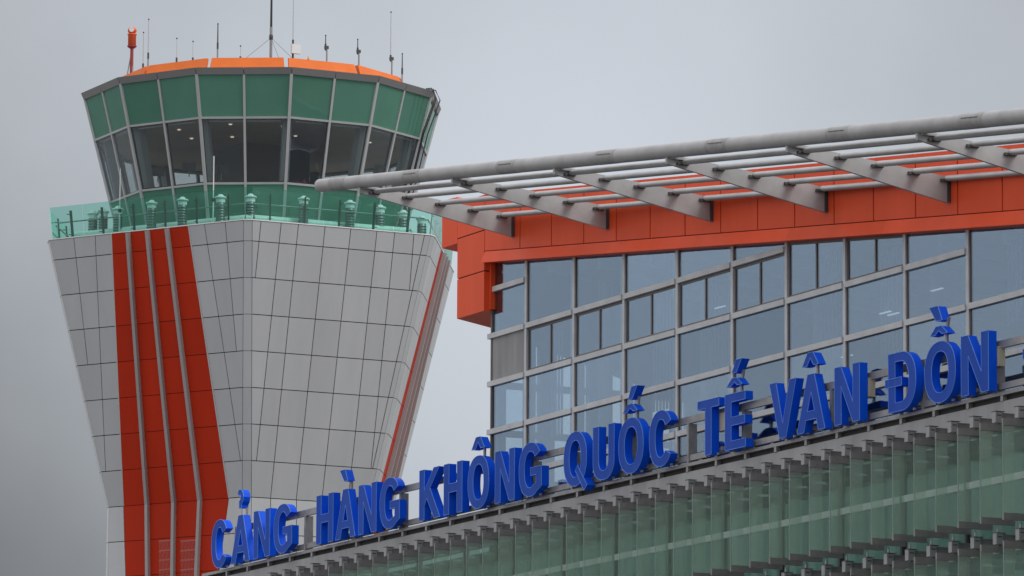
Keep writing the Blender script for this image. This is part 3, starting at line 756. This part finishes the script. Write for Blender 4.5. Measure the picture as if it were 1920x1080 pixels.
# transoms and glazing
def pane(name, mat, X0, X1, z0, z1, o=0.0, parent=term):
    m = MB(); fbox(m, X0, X1, o - .02, o, z0, z1); return m.build(name, mat, parent)
for i in range(len(XM) - 1):
    X0, X1 = XM[i] + .055, XM[i + 1] - .075
    if i == 0: X0 = XL + .0
    zt0, zt1 = z_glass(X0), z_glass(X1)
    levels = []
    for k, z in enumerate(TZ):
        if k == 0 and i != 0: continue
        if z > z_glass((X0 + X1) / 2) - 0.35 and not (k == 1 and i == 5): continue
        levels.append(z)
    for z in levels:
        m = MB(); fbox(m, X0 - (.14 if i == 0 else 0), X1, -.1, .075, z - TH, z if z < zt1 - .02 else (lambda X, z=z: min(z, z_glass(X)))); m.build('transom', 'transom', term)
    bounds = [z_glass] + levels
    for k in range(len(bounds)):
        hi = bounds[k] if k == 0 else bounds[k] - TH
        lo = bounds[k + 1] if k + 1 < len(bounds) else 12.0
        mid = ((hi((X0 + X1) / 2) if callable(hi) else hi) + lo) / 2
        hi2 = (lambda X, lo=lo: max(z_glass(X) - .0, lo + .03)) if callable(hi) else hi
        iswin = (25.35 <= lo + .01 and lo < 26.0) and 1 <= i <= 7
        if i == 0 and abs(lo - 25.35) < .01:
            m = MB(); fbox(m, X0, X1 - .0, -.12, .0, lo, hi2); m.build('concrete_panel', 'concrete', term); continue
        if i >= 4 and lo < 13: continue      # open terrace bays, no glazing
        if iswin:
            w = MB(); Xm = (X0 + X1) / 2; hiw = hi2
            fr = MB()
            fl_ = (lambda X, h=hiw: h(X)) if callable(hiw) else (lambda X, h=hiw: h)
            # recessed dark frame: outer border, centre post
            fbox(fr, X0, X0 + .075, -.12, -.03, lo, hiw); fbox(fr, X1 - .06, X1, -.12, -.03, lo, hiw)
            fbox(fr, Xm - .032, Xm + .032, -.12, -.02, lo + .07, (lambda X: fl_(X) - .07))
            fbox(fr, X0 + .075, X1 - .06, -.12, -.025, lo, lo + .07); fbox(fr, X0 + .075, X1 - .06, -.12, -.025, (lambda X: fl_(X) - .07), (lambda X: fl_(X)))
            wf = fr.build('window', 'wframe', term)
            for (a_, b_) in ((X0 + .075, Xm - .032), (Xm + .032, X1 - .06)):
                m = MB(); fbox(m, a_, b_, -.06, -.045, lo + .07, (lambda X: fl_(X) - .07)); m.build('pane', 'wglass', wf)
            continue
        pane('glass_pane', 'wglass', X0, X1, lo, hi2, -.02)
        g2 = MB(); fbox(g2, X0, X0 + .045, -.1, -.005, lo, hi2); fbox(g2, X0, X1, -.1, -.008, lo, lo + .02)
        g2.build('gasket', 'wframe', term)
m = MB(); m.box(-139.25, XR - .3, 77.4, 77.6, 20.5, 22.6); m.build('terrace_wall', 'dark', term)
m = MB(); m.box(-139.4, -139.3, 75.1, 77.4, 20.5, 22.3); m.build('terrace_side', 'dark', term)
m = MB(); m.box(-139.25, XR - .3, 75.06, 77.4, 22.31, 22.44); m.build('terrace_soffit', 'dark', term)
m = MB(); fbox(m, -139.25, XR - .3, -.1, .02, 12.0, 20.5); m.build('plinth', 'intg', term)
for X in (-137.6, -134.4, -131.2, -128.1, -125.0, -121.7, -118.4):
    m = MB(); m.box(X, X + 1.25, 77.33, 77.38, 20.6, 21.9); m.build('terrace_window', 'wglass', term)
# end wall on the left, glazed with slim piers
YB = 92.0
def ew(y0, y1, z0, z1, name='pier', mat='intg', x=XL):
    m = MB(); m.hexa([(x, y0, z0(y0) if callable(z0) else z0), (x, y1, z0(y1) if callable(z0) else z0), (x + .25, y1, z0(y1) if callable(z0) else z0), (x + .25, y0, z0(y0) if callable(z0) else z0),
                      (x, y0, z1(y0) if callable(z1) else z1), (x, y1, z1(y1) if callable(z1) else z1), (x + .25, y1, z1(y1) if callable(z1) else z1), (x + .25, y0, z1(y0) if callable(z1) else z1)])
    return m.build(name, mat, term)
open_top = [(1001, 647), (1262, 745)]
qa, qb = on_x(*open_top[0], XL + .12), on_x(*open_top[1], XL + .12)
zo = lambda y: qa.z + (qb.z - qa.z) * (y - qa.y) / (qb.y - qa.y)
ys = [FY(XL) + .12]
opens = []
for k in range(-1, 6):
    for (xa, xb) in ((1001, 1010), (1037, 1075)):
        ya, yb_ = on_x(xa + 91.5 * k, 700, XL + .12).y, on_x(xb + 91.5 * k, 700, XL + .12).y
        if ya > ys[0] + .1: opens.append((ya, yb_))
opens.sort(); cur = ys[0]
zlow = lambda y: 21.0
for (a_, b_) in opens:
    ew(cur, a_, 12.0, zo, 'pier'); cur = b_
    for z in (25.35, 23.9, 22.45): ew(a_, b_, z - .2, z - .02, 'end_transom')
ew(cur, YB, 12.0, zo, 'pier')
ew(ys[0], YB, zo, lambda y: z_glass(XL) + .3 - 1.8 * (y - 75.15) / (YB - 75.15), 'end_wall')
m = MB(); m.hexa([(XL - .02, ys[0], 12), (XL - .02, YB, 12), (XL - .005, YB, 12), (XL - .005, ys[0], 12), (XL - .02, ys[0], 27), (XL - .02, YB, 27), (XL - .005, YB, 27), (XL - .005, ys[0], 27)]); m.build('end_glass', 'cabglass', term)
# interior: back wall, floor, ceiling, columns
m = MB(); m.box(XL + .3, XR, YB, YB + .3, 0, 30.5); m.build('back_wall', 'intg', term)
m = MB(); m.hexa([(XL + .3, 75.4, 20.2), (XR, 75.0, 20.2), (XR, YB, 20.2), (XL + .3, YB, 20.2), (XL + .3, 75.4, 20.5), (XR, 75.0, 20.5), (XR, YB, 20.5), (XL + .3, YB, 20.5)]); m.build('floor_slab', 'intg', term)
m = MB(); m.hexa([(XL + .02, 75.15, z_glass(XL) + .1), (XR, 74.9, z_glass(XR) + .1), (XR, YB, z_glass(XR) - 1.8), (XL + .02, YB, z_glass(XL) - 1.8), (XL + .02, 75.15, z_top(XL) - .15), (XR, 74.9, z_top(XR) - .15), (XR, YB, z_top(XR) - 1.8), (XL + .02, YB, z_top(XL) - 1.8)]); m.build('roof', 'intg', term)
m = MB(); m.box(XR - .2, XR + .1, 75, YB, 0, 24); m.box(XL + .3, XR, YB - 16.6, YB - 16.55, 12, 20.2); m.build('side_wall', 'dark', term)
for X in XM[1::2]:
    m = MB(); m.tube([(X + .2, 77.6, 20.5), (X + .2, 77.6, z_glass(X) - .1)], .22, 16); m.build('column', 'colg', term)
for i_, X in enumerate(XM[1:13]):
    m = MB(); m.tube([(X + 1.15, 76.0, 20.5), (X + 1.15, 76.0, z_glass(X) - .12)], .055, 10); m.build('inner_post', 'white', term)
    m = MB(); m.hexa([(X + .35, 75.6, z_glass(X) - .34), (X + .55, 75.6, z_glass(X) - .34), (X + .55, YB - .1, z_glass(X) - 2.15), (X + .35, YB - .1, z_glass(X) - 2.15), (X + .35, 75.6, z_glass(X) - .02), (X + .55, 75.6, z_glass(X) - .02), (X + .55, YB - .1, z_glass(X) - 1.8), (X + .35, YB - .1, z_glass(X) - 1.8)]); m.build('roof_beam', 'colg', term)
    if i_ % 3 != 1:
        for k_ in range(4 + i_ % 4):
            m = MB(); m.box(X + .3 + .2 * k_, X + .42 + .2 * k_, 75.75, 75.77, 23.4 + .5 * (i_ % 2), min(z_glass(X) - .25, 26.6)); m.build('blind_strip', 'blind', term)
for (x, y) in ((1675, 590), (1757, 544), (1350, 577), (1588, 669), (1660, 587)):
    q = on_y(x, y, 75.62); m = MB(); m.box(q.x - .28, q.x + .28, q.y - .03, q.y + .03, q.z, q.z + .03); m.build('strip_light', 'lens', term)

# red cladding: upper row of cassettes, slanted lip below, portal leg on the left
XC = [-151.24] + [on_f(x, 440, .3).x for x in (975, 1034, 1094.5, 1155.5, 1219, 1284.5, 1351, 1420.5, 1490, 1564, 1638, 1717, 1796, 1880)]
while XC[-1] < XR: XC.append(XC[-1] + 2.15)
rp = MB(); bk = MB()
for a_, b_ in zip(XC[:-1], XC[1:]):
    fbox(rp, a_ + .03, b_ - .03, .24, .30, (lambda X: z_seam(X) + .012), (lambda X: z_top(X)))
rp.build('cladding_panels', 'wred', term)
fbox(bk, XL, XR, -.2, .235, (lambda X: z_seam(X) - .02), (lambda X: z_top(X) - .03)); bk.build('cladding_backing', 'joint', term)
lp = MB()
XP = [-151.16] + [on_f(x, 470, .3).x for x in (981, 1143, 1310, 1480, 1660, 1790)] + [-112.0, XR]
for a_, b_ in zip(XP[:-1], XP[1:]):
    a2, b2 = a_ + .004, b_ - .004
    lp.hexa([F(a2 - (.12 if a_ == XP[0] else 0), .42, z_glass(a2)), F(b2, .42, z_glass(b2)), F(b2, .0, z_glass(b2)), F(a2, .0, z_glass(a2)), F(a2, .31, z_seam(a2) - .015), F(b2, .31, z_seam(b2) - .015), F(b2, .0, z_seam(b2) - .015), F(a2, .0, z_seam(a2) - .015)])
lp.build('cladding_lip', 'wred', term)
XA, XB_, XD = -151.26, -153.10, -154.18
lg = MB()
y0 = FY(-152, .3)
def legpiece(x0, x1, za, zb, ztopf=None):
    P = [(x0, y0), (x1, y0), (x1, 75.4), (x0 - 1.25, 76.65)]
    zf = ztopf or (lambda X: zb)
    lg.hexa([Vector((x, y, za)) for x, y in P] + [Vector((x, y, zf(x))) for x, y in P])
legpiece(XB_, XA, 27.47, 28.67); legpiece(XB_, XA, 28.705, 29.91)
legpiece(XB_, XA, 29.945, 0, lambda X: z_top(max(X, XL)) - (.35 if X < -153.5 else 0))
P = [(XD, y0), (XB_ - .012, y0), (XB_ - .012 - .9, 76.4), (XD - 1.0, 76.6)]
lg.hexa([Vector((x, y, 29.79)) for x, y in P] + [Vector((x, y, z_top(max(x, -153.5)))) for x, y in P])
lg.build('portal_leg', 'wred', term)
lb = MB(); lb.hexa([(XB_ + .03, y0 + .03, 27.5), (XA - .03, y0 + .03, 27.5), (XA - .03, 75.3, 27.5), (XB_ - .9, 76.4, 27.5), (XB_ + .03, y0 + .03, 30.9), (XA - .03, y0 + .03, 30.9), (XA - .03, 75.3, 30.9), (XB_ - .9, 76.4, 30.9)]); lb.build('portal_backing', 'joint', term)
rv = MB(); fbox(rv, XA + .01, XA + .11, -.08, .12, 27.52, z_glass(XA) - .02); rv.build('window_reveal', 'wred', term)

# steel canopy on the roof edge
CYT = 69.80
z_tube = lambda X: z_top(X) - .105
can = MB()
can.tube([(-152.25, CYT, z_tube(-152.25)), (XR, CYT, z_tube(XR))], .195, 32)
can_o = can.build('canopy_tube', 'canopy', term)
for x in (640, 779, 957, 1143, 1352, 1580, 1830):
    q = on_y(x, 347 - (x - 600) * .103, CYT); X = q.x
    m = MB(); m.tube([(X - .55, CYT, z_tube(X - .55)), (X + .55, CYT, z_tube(X + .55))], .1985, 32); m.build('sleeve', 'collar', can_o)
    if x > 700:
        m = MB(); c = Vector((X, CYT, z_tube(X))); nd = Vector((0, -.96, .28)); s2 = Vector((0, .28, .96)) * .012; dx = Vector((.38, 0, -.042))
        m.hexa([c + nd * .19 - s2 - dx, c + nd * .19 - s2 + dx, c + nd * .206 - s2 + dx, c + nd * .206 - s2 - dx, c + nd * .19 + s2 - dx, c + nd * .19 + s2 + dx, c + nd * .206 + s2 + dx, c + nd * .206 + s2 - dx])
        m.build('weld_plate', 'dsteel', can_o)
for s_ in range(3):
    pass
XBR = [-149.28, -143.08, -136.71, -130.19, -123.74, -117.3, -110.9, -104.5]
for X in XBR:
    yw = FY(X, .3)
    zt = z_top(X)
    m = MB(); m.prism([(X - .02, yw, zt - 1.385), (X - .02, yw, zt - .70), (X - .02, CYT + .1, zt - .22), (X - .02, CYT - .12, zt - .30), (X - .02, CYT - .1, zt - .46)], (.09, 0, 0)); br = m.build('canopy_bracket', 'canopy', term)
    m = MB(); m.box(X - .075, X - .022, yw - .09, yw + .01, zt - 1.36, zt - .72); m.box(X + .072, X + .12, yw - .09, yw + .01, zt - 1.36, zt - .72); m.build('angle_cleat', 'dsteel', br)
    m = MB(); m.box(X - .12, X + .17, CYT - .02, CYT + .42, zt - .345, zt - .31); m.build('saddle', 'collar', br)
LV = [(70.22, .365), (71.30, .42), (72.38, .53), (73.46, .625), (74.42, .73)]
for i in range(len(XBR) - 1):
    for (yl, dz) in LV:
        Xa, Xb = XBR[i] + .08, XBR[i + 1] - .03
        m = MB(); n = 18; rings = []
        for X in (Xa, Xb):
            c = Vector((X, yl, z_top(X) - dz)); rings.append([c + Vector((0, .125 * math.cos(2 * math.pi * k / n), 0.082 * math.sin(2 * math.pi * k / n) + .02 * math.cos(2 * math.pi * k / n))) for k in range(n)])
        m.add(rings[0] + rings[1], [(k, (k + 1) % n, n + (k + 1) % n, n + k) for k in range(n)], 0, True)
        m.add(rings[0], [tuple(range(n))]); m.add(rings[1], [tuple(range(n))])
        lv = m.build('canopy_louvre', 'canopy', term)
        m = MB(); c = Vector((Xa, yl, z_top(Xa) - dz)); m.box(Xa - .005, Xa + .05, yl - .24, yl + .1, c.z - .1, c.z - .03)
        m.build('end_bracket', 'dsteel', lv)

# ================================================================== FRONT WING (glass fins) 
wing = thing('front_wing', (-138, 73.5, 0), 'lower terminal wing with a grey ledge and rows of upright green glass fins', 'building')
WX0, WX1 = -168.0, -108.0
m = MB(); m.box(WX0, WX1, 73.02, 73.9, 20.3, 20.74); m.build('ledge_band', 'ledge', wing)
m = MB(); m.box(WX0, WX1, 73.12, 73.9, 20.74, 20.90); m.build('ledge_gap', 'dark', wing)
# upper rail of the ledge with short studs
m = MB(); m.box(WX0, WX1, 72.98, 73.12, 20.885, 20.975); m.build('ledge_rail', 'steel', wing)
X = WX0 + .3
while X < WX1:
    m = MB(); m.box(X - .06, X + .06, 72.99, 73.115, 20.742, 20.883); m.build('rail_stud', 'steel', wing); X += 1.63
# terrace floor behind the parapet
m = MB(); m.box(WX0, WX1, 73.9, 75.0, 20.35, 20.55); m.build('terrace', 'ledge', wing)
# curtain wall behind the fins
CW = 73.7
wx = -162.85
xs = [WX0]
while wx < WX1: xs.append(wx); wx += 3.17
xs.append(WX1)
tz = [20.3, 19.05, 17.3, 15.9, 14.2, 12.6, 11.0, 9.4, 7.8, 6.2, 4.6, 3.0, 0.1]
for i in range(len(xs) - 1):
    m = MB(); m.box(xs[i] - .05, xs[i] + .05, CW - .06, CW + .1, 0, 20.3); m.build('mullion', 'dsteel', wing)
m = MB(); m.box(WX0, WX1, CW, CW + .02, 0, 20.3); m.build('curtain_glass', 'curtain', wing)
for z in tz[1:-1]:
    m = MB(); m.box(WX0, WX1, CW - .05, CW - .003, z - .17, z); m.build('transom', 'transom', wing)
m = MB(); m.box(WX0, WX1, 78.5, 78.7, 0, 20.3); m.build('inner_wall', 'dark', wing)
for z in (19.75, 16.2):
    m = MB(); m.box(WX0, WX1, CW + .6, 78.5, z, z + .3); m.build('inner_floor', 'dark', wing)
for k in range(22):
    X = -160 + k * 2.05
    m = MB(); m.box(X, X + .9 + .5 * (k % 3), CW + 1.1 + .3 * (k % 2), CW + 1.25 + .3 * (k % 2), 19.35 - .25 * (k % 2), 19.48 - .25 * (k % 2)); m.build('blind_edge', 'intg', wing)
# the fins
def make_fin(X, zt, zb, first):
    grp = None
    YO, YI = 71.95, 72.90
    m = MB(); m.box(X - .012, X + .012, YO, YI, zb + .1, zt - .1); fin = m.build('glass_fin', 'finglass', wing)
    m = MB(); m.box(X - .035, X + .035, YO - .01, YI + .01, zt - .17, zt)
    for q in (.2, .75): m.tube([(X + .03, YO + q, zt - .085), (X + .048, YO + q, zt - .085)], .016, 8)
    m.build('top_clamp', 'clamp', fin)
    m = MB(); m.box(X - .035, X + .035, YO - .01, YI + .01, zb, zb + .17)
    for q in (.2, .75): m.tube([(X + .03, YO + q, zb + .085), (X + .048, YO + q, zb + .085)], .016, 8)
    m.build('bottom_clamp', 'clamp', fin)
    m = MB(); m.tube([(X, 72.43, zt - .01), (X, 72.43, zt + .14)], .032, 10); m.build('pin', 'block', fin)
    m = MB(); m.box(X - .013, X + .013, YO - .014, YO - .001, zb + .172, zt - .172); m.build('glass_edge', 'gedge', fin)
    return fin
def make_arm(X, zt, lower):
    m = MB(); m.box(X - .02, X + .02, 72.5, 73.03, zt + .06, zt + .27)
    m.box(X - .035, X + .035, 72.5, 73.03, zt + .265, zt + .285)
    for q in (72.62, 72.9):
        for dz in (.11, .2): m.box(X + .018, X + .028, q - .03, q + .03, zt + dz - .008, zt + dz + .008)
    m.box(X + .018, X + .026, 72.755, 72.765, zt + .06, zt + .27)
    arm = m.build('bracket_arm', 'clamp', wing)
    m = MB(); m.box(X - .085, X + .085, 72.34, 72.53, zt + .03, zt + .30)
    m.build('bracket_block', 'block', arm)
    m = MB(); m.box(X - .10, X + .10, 72.33, 72.60, zt + .302, zt + .318); m.box(X + .083, X + .088, 72.38, 72.5, zt + .2, zt + .23); m.build('cover_plate', 'dsteel', arm)
    if lower:
        m = MB(); m.lathe((X, 72.43, zt + .30), [(.032, 0), (.032, .1), (.008, .17), (0, .17)], 10); m.build('spike', 'block', arm)
k = 0
base_pf = None
Xf = [-117.06 - 1.0525 * k for k in range(-2, 43)]
for X in Xf: make_fin(X, 20.05, 17.57, True)
for X in Xf: make_arm(X, 20.05, False)
for X in [x for x in Xf if x > -127.5]: make_fin(X, 17.06, 14.58, False)
for X in [x for x in Xf if x > -130]: make_arm(X, 17.06, True)
m = MB(); m.box(WX0, WX1, 73.03, 73.10, 17.15, 17.33); m.build('bracket_rail', 'dsteel', wing)

# ================================================================== SIGN
sign = thing('airport_sign', (-140, 73.0, 20.98), 'large blue raised capital letters on a grey steel frame above the ledge', 'sign')
for z0, z1 in ((22.07, 22.26), (21.04, 21.20), (21.66, 21.66)):
    if z1 <= z0: continue
    m = MB(); m.box(-165.5, -110.0, 73.02, 73.12, z0, z1); m.build('frame_rail', 'steel', sign)
for X in [-165.4, -162.9, -160.06, -156.4, -153.2, -149.9, -147.25, -144.37, -141.95, -138.32, -135.05, -131.97, -129.6, -127.25, -122.6, -119.1, -115.8, -112.5]:
    m = MB(); m.box(X - .05, X + .05, 72.985, 73.25, 20.98, 22.06); m.build('frame_post', 'steel', sign)
H, S, T = 1.5, .34, .225      # cap height, stem, bar
def ell(cx, cy, a, b, t0, t1, n=36, e=2.25):
    out = []
    for k in range(n + 1):
        t = R_(t0 + (t1 - t0) * k / n); c, s = math.cos(t), math.sin(t)
        out.append((cx + a * math.copysign(abs(c) ** (2 / e), c), cy + b * math.copysign(abs(s) ** (2 / e), s)))
    return out
def glyph(ch, w):
    """outer loops and holes, and extra proud pieces"""
    c = w / 2; O = 0.02
    if ch == 'N':
        return [[(0, 0), (S, 0), (S, .98), (w - S, 0), (w, 0), (w, H), (w - S, H), (w - S, .52), (S, H), (0, H)]], []
    if ch == 'H': 
        y = .64; return [[(0, 0), (S, 0), (S, y), (w - S, y), (w - S, 0), (w, 0), (w, H), (w - S, H), (w - S, y + T + .03), (S, y + T + .03), (S, H), (0, H)]], []
    if ch == 'T': return [[(c - S / 2, 0), (c + S / 2, 0), (c + S / 2, H - T), (w, H - T), (w, H), (0, H), (0, H - T), (c - S / 2, H - T)]], []
    if ch == 'E': return [[(0, 0), (w, 0), (w, T), (S, T), (S, .64), (w * .96, .64), (w * .96, .64 + T), (S, .64 + T), (S, H - T), (w * .98, H - T), (w * .98, H), (0, H)]], []
    if ch == 'V': return [[(c - S * .52, 0), (c + S * .52, 0), (w, H), (w - S * 1.04, H), (c, .38), (S * 1.04, H), (0, H)]], []
    if ch == 'A':
        s = S * 1.02; k = w / 2 - S * .52          # horizontal run over the full height
        xl = lambda y: k * y / H                # outer left
        xi = lambda y: xl(y) + s                # inner left
        y0, y1 = .31, .53
        ap = (c - s) / k * H
        outer = [(0, 0), (s, 0), (xi(y0), y0), (w - xi(y0), y0), (w - s, 0), (w, 0), (c + S * .52, H), (c - S * .52, H)]
        hole = [(xi(y1), y1), (w - xi(y1), y1), (c, min(ap, H - .25))]
        return [outer, hole], []
    if ch == 'K':
        return [[(0, 0), (S, 0), (S, .42), (S + .17, .63), (w - S * 1.12, 0), (w + .02, 0), (S + .38, .92), (w - .04, H), (w - S * 1.2, H), (S, .86), (S, H), (0, H)]], []
    if ch == 'U':
        r = ell(c, .52, c, .52 + O, 180, 360, 28, 2.3); ri = ell(c, .54, c - S, .54 - T, 360, 180, 24, 2.2)
        return [[(0, H)] + r + [(w, H), (w - S, H)] + ri + [(S, H)]], []
    if ch in 'OQ':
        loops = [ell(c, H / 2, c, H / 2 + O, 0, 350, 48)[:-1] + [ell(c, H / 2, c, H / 2 + O, 352.5, 353, 1)[0]], ell(c, H / 2, c - S, H / 2 - T, 0, 350, 40)]
        ex = []
        if ch == 'Q': ex = [[(c + .02, .42), (c + .16, .56), (w + .04, -.06), (w - .14, -.2)]]
        return loops, ex
    if ch == 'C':
        a = ell(c, H / 2, c, H / 2 + O, 33, 325, 44); b = ell(c, H / 2, c - S, H / 2 - T, 320, 38, 36)
        return [a + b], []
    if ch == 'G':
        a = ell(c, H / 2, c, H / 2 + O, 35, 305, 40); b = ell(c, H / 2, c - S, H / 2 - T, 300, 40, 34)
        xr = w
        return [a + [(xr, .22), (xr, .80), (c + .02, .80), (c + .02, .80 - T), (xr - S, .80 - T), (xr - S, .32)] + b], []
    if ch == 'D':
        o = [(0, 0)] + [(c * .95, 0)] + ell(c * .95, H / 2, w - c * .95, H / 2, -82, 82, 26, 2.2) + [(c * .95, H), (0, H)]
        i = [(S, T)] + [(c * .9, T)] + ell(c * .9, H / 2, w - c * .9 - S, H / 2 - T, -82, 82, 22, 2.2) + [(c * .9, H - T), (S, H - T)]
        return [o, i], [[(-.14, .645), (c * .98, .645), (c * .98, .86), (-.14, .86)]]
YF, DEP = 72.70, .24
def solid(loops, x0, z0, name, parent, proud=0.0):
    cu = bpy.data.curves.new('tmp', 'CURVE'); cu.dimensions = '2D'; cu.fill_mode = 'BOTH'; cu.extrude = DEP / 2 + proud
    for L in loops:
        sp = cu.splines.new('POLY'); sp.points.add(len(L) - 1)
        for p, (x, y) in zip(sp.points, L): p.co = (x, y, 0, 1)
        sp.use_cyclic_u = True
    tmp = bpy.data.objects.new('tmp', cu); col.objects.link(tmp)
    dg = bpy.context.evaluated_depsgraph_get(); me = bpy.data.meshes.new_from_object(tmp.evaluated_get(dg))
    bpy.data.objects.remove(tmp); bpy.data.curves.remove(cu)
    me.name = name; me.materials.clear(); me.materials.append(MAT['lface']); me.materials.append(MAT['lside'])
    org = Vector(ORG[parent.name])
    # curve plane (x, y) -> world (X, Z), depth along Y
    for v in me.vertices:
        x, y, z = v.co; v.co = Vector((x0 + x, YF + DEP / 2 - z, z0 + y)) - org
    bm = bmesh.new(); bm.from_mesh(me); bmesh.ops.remove_doubles(bm, verts=bm.verts, dist=1e-5); bmesh.ops.recalc_face_normals(bm, faces=bm.faces); bm.to_mesh(me); bm.free()
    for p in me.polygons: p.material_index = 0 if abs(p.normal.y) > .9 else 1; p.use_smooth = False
    ob = bpy.data.objects.new(name, me); col.objects.link(ob); ob.parent = parent
    ORG[ob.name] = ORG[parent.name]
    for L in loops:
        tr = MB()
        pts = [Vector((x0 + x, YF - proud, z0 + y)) for x, y in L]; n = len(pts)
        for i in range(n):
            a_, b_ = pts[i], pts[(i + 1) % n]
            if (b_ - a_).length > 1e-3: tr.tube([a_, b_], .011, 5)
        tr.build('edge_trim', 'ltrim', ob)
    return ob
LET = [('C', -166.61, 1.25), ('A', -165.05, 1.45), ('N', -163.31, 1.24), ('G', -161.76, 1.36), ('H', -158.57, 1.22), ('A', -157.16, 1.42), ('N', -155.51, 1.26), ('G', -154.0, 1.38),
       ('K', -151.26, 1.38), ('H', -149.6, 1.22), ('O', -148.0, 1.38), ('N', -146.22, 1.25), ('G', -144.68, 1.42), ('Q', -141.87, 1.40), ('U', -140.08, 1.27), ('O', -138.54, 1.46), ('C', -136.73, 1.33),
       ('T', -133.96, 1.2), ('E', -132.42, 1.13), ('V', -129.98, 1.42), ('A', -128.5, 1.46), ('N', -126.54, 1.28), ('D', -123.8, 1.37), ('O', -122.0, 1.5), ('N', -120.23, 1.3)]
ZL = 21.0
WORDS = [4, 8, 13, 17, 19, 22, 25]
wn_ = ['first', 'second', 'third', 'fourth', 'fifth', 'sixth', 'last']
def arc(cx, cy, r, t0, t1, w):
    o = [(cx + (r + w) * math.cos(R_(t)), cy + (r + w) * math.sin(R_(t))) for t in range(t0, t1 + 1, 12)]
    i = [(cx + r * math.cos(R_(t)), cy + r * math.sin(R_(t))) for t in range(t1, t0 - 1, -12)]
    return o + i
hat = [(-.42, 0), (-.14, .34), (.14, .34), (.42, 0), (.17, 0), (0, .20), (-.17, 0)]
hat_low = [(-.42, 0), (-.13, .21), (.13, .21), (.42, 0), (.17, 0), (0, .10), (-.17, 0)]
acute = [(-.17, 0), (.03, .34), (.36, .34), (.07, 0)]
grave = [(.17, 0), (-.03, .34), (-.36, .34), (-.07, 0)]
DIA = {1: 'hook', 5: 'grave', 10: 'hat', 15: 'hat_acute', 18: 'hat_acute', 20: 'hat', 23: 'hat_grave'}
for i, (ch, x0, w) in enumerate(LET):
    loops, ex = glyph(ch, w)
    word = next(k for k, e in enumerate(WORDS) if i < e)
    ob = solid(loops, x0, ZL, 'letter', sign)
    ob['label'] = 'blue letter %s in the %s word of the sign' % ('D with a bar' if ch == 'D' else ch, wn_[word])
    for e in ex: solid([e], x0, ZL, 'letter_tail' if ch == 'Q' else 'letter_bar', ob, .008)
    st = MB(); c = x0 + w / 2
    d = DIA.get(i)
    if d:
        zt = ZL + H
        if d == 'hook':
            hk = [(-.20, .50), (-.13, .44), (.0, .46), (.06, .38), (.0, .28), (-.08, .24), (-.08, .02), (.10, .02), (.10, .12), (.20, .22), (.25, .36), (.20, .50), (.08, .60), (-.10, .62)]
            solid([hk], c - .06, zt + .21, 'accent', ob)
            st.box(c + .02, c + .08, 72.86, 72.92, zt, zt + .25)
        else:
            if d == 'grave': solid([[(.17, 0), (-.03, .36), (-.40, .36), (-.09, 0)]], c - .02, zt + .25, 'accent', ob)
            if d == 'hat': solid([hat], c - .03, zt + .23, 'accent', ob)
            if d in ('hat_acute', 'hat_grave'):
                solid([hat_low], c - .05, zt + .20, 'accent', ob)
                solid([acute if d == 'hat_acute' else [(.17, 0), (-.03, .38), (-.45, .38), (-.12, 0)]], c + (.0 if d == 'hat_acute' else -.05), zt + .55, 'accent', ob)
                st.hexa([(c + .02, 72.84, zt + .3), (c + .10, 72.84, zt + .3), (c + .10, 72.9, zt + .3), (c + .02, 72.9, zt + .3), (c + .12, 72.84, zt + .62), (c + .2, 72.84, zt + .62), (c + .2, 72.9, zt + .62), (c + .12, 72.9, zt + .62)])
            st.box(c + .02, c + .10, 72.84, 72.9, zt - .02, zt + .3)
        st.build('accent_stand', 'steel', ob)
    # back brackets
    for q in (.22, .78):
        bb = MB()
        bb.box(x0 + w * q - .06, x0 + w * q + .06, YF + DEP - .02, 73.03, ZL + .1, ZL + .2)
        bb.build('letter_bracket', 'steel', ob)
        bb = MB(); bb.box(x0 + w * q - .03, x0 + w * q + .03, 72.8, 72.86, 20.975, ZL + .03); bb.build('letter_foot', 'steel', ob)
dash = solid([[(0, 0), (.62, 0), (.62, .24), (0, .24)]], -117.32, ZL + .58, 'letter', sign); dash['label'] = 'blue dash at the right edge of the picture'
for (x, y, lab) in ((1366, 792, 'beige junction box on the frame behind the letter T'), (1635, 729, 'beige junction box beside the letter N of the sixth word'), (1878, 671, 'beige junction box right of the last letter of the sign')):
    q = on_y(x, y, 73.1)
    t = thing('junction_box', (q.x, q.y, q.z - .22), lab, 'junction box', 'junction boxes on the sign frame')
    m = MB(); m.box(q.x - .42, q.x + .12, 72.95, 73.13, q.z - .22, q.z + .24); b_ = m.build('box', 'ivory', t)
    m = MB(); m.box(q.x - .44, q.x + .14, 72.94, 73.14, q.z + .24, q.z + .262); m.build('lid', 'ivory', t)
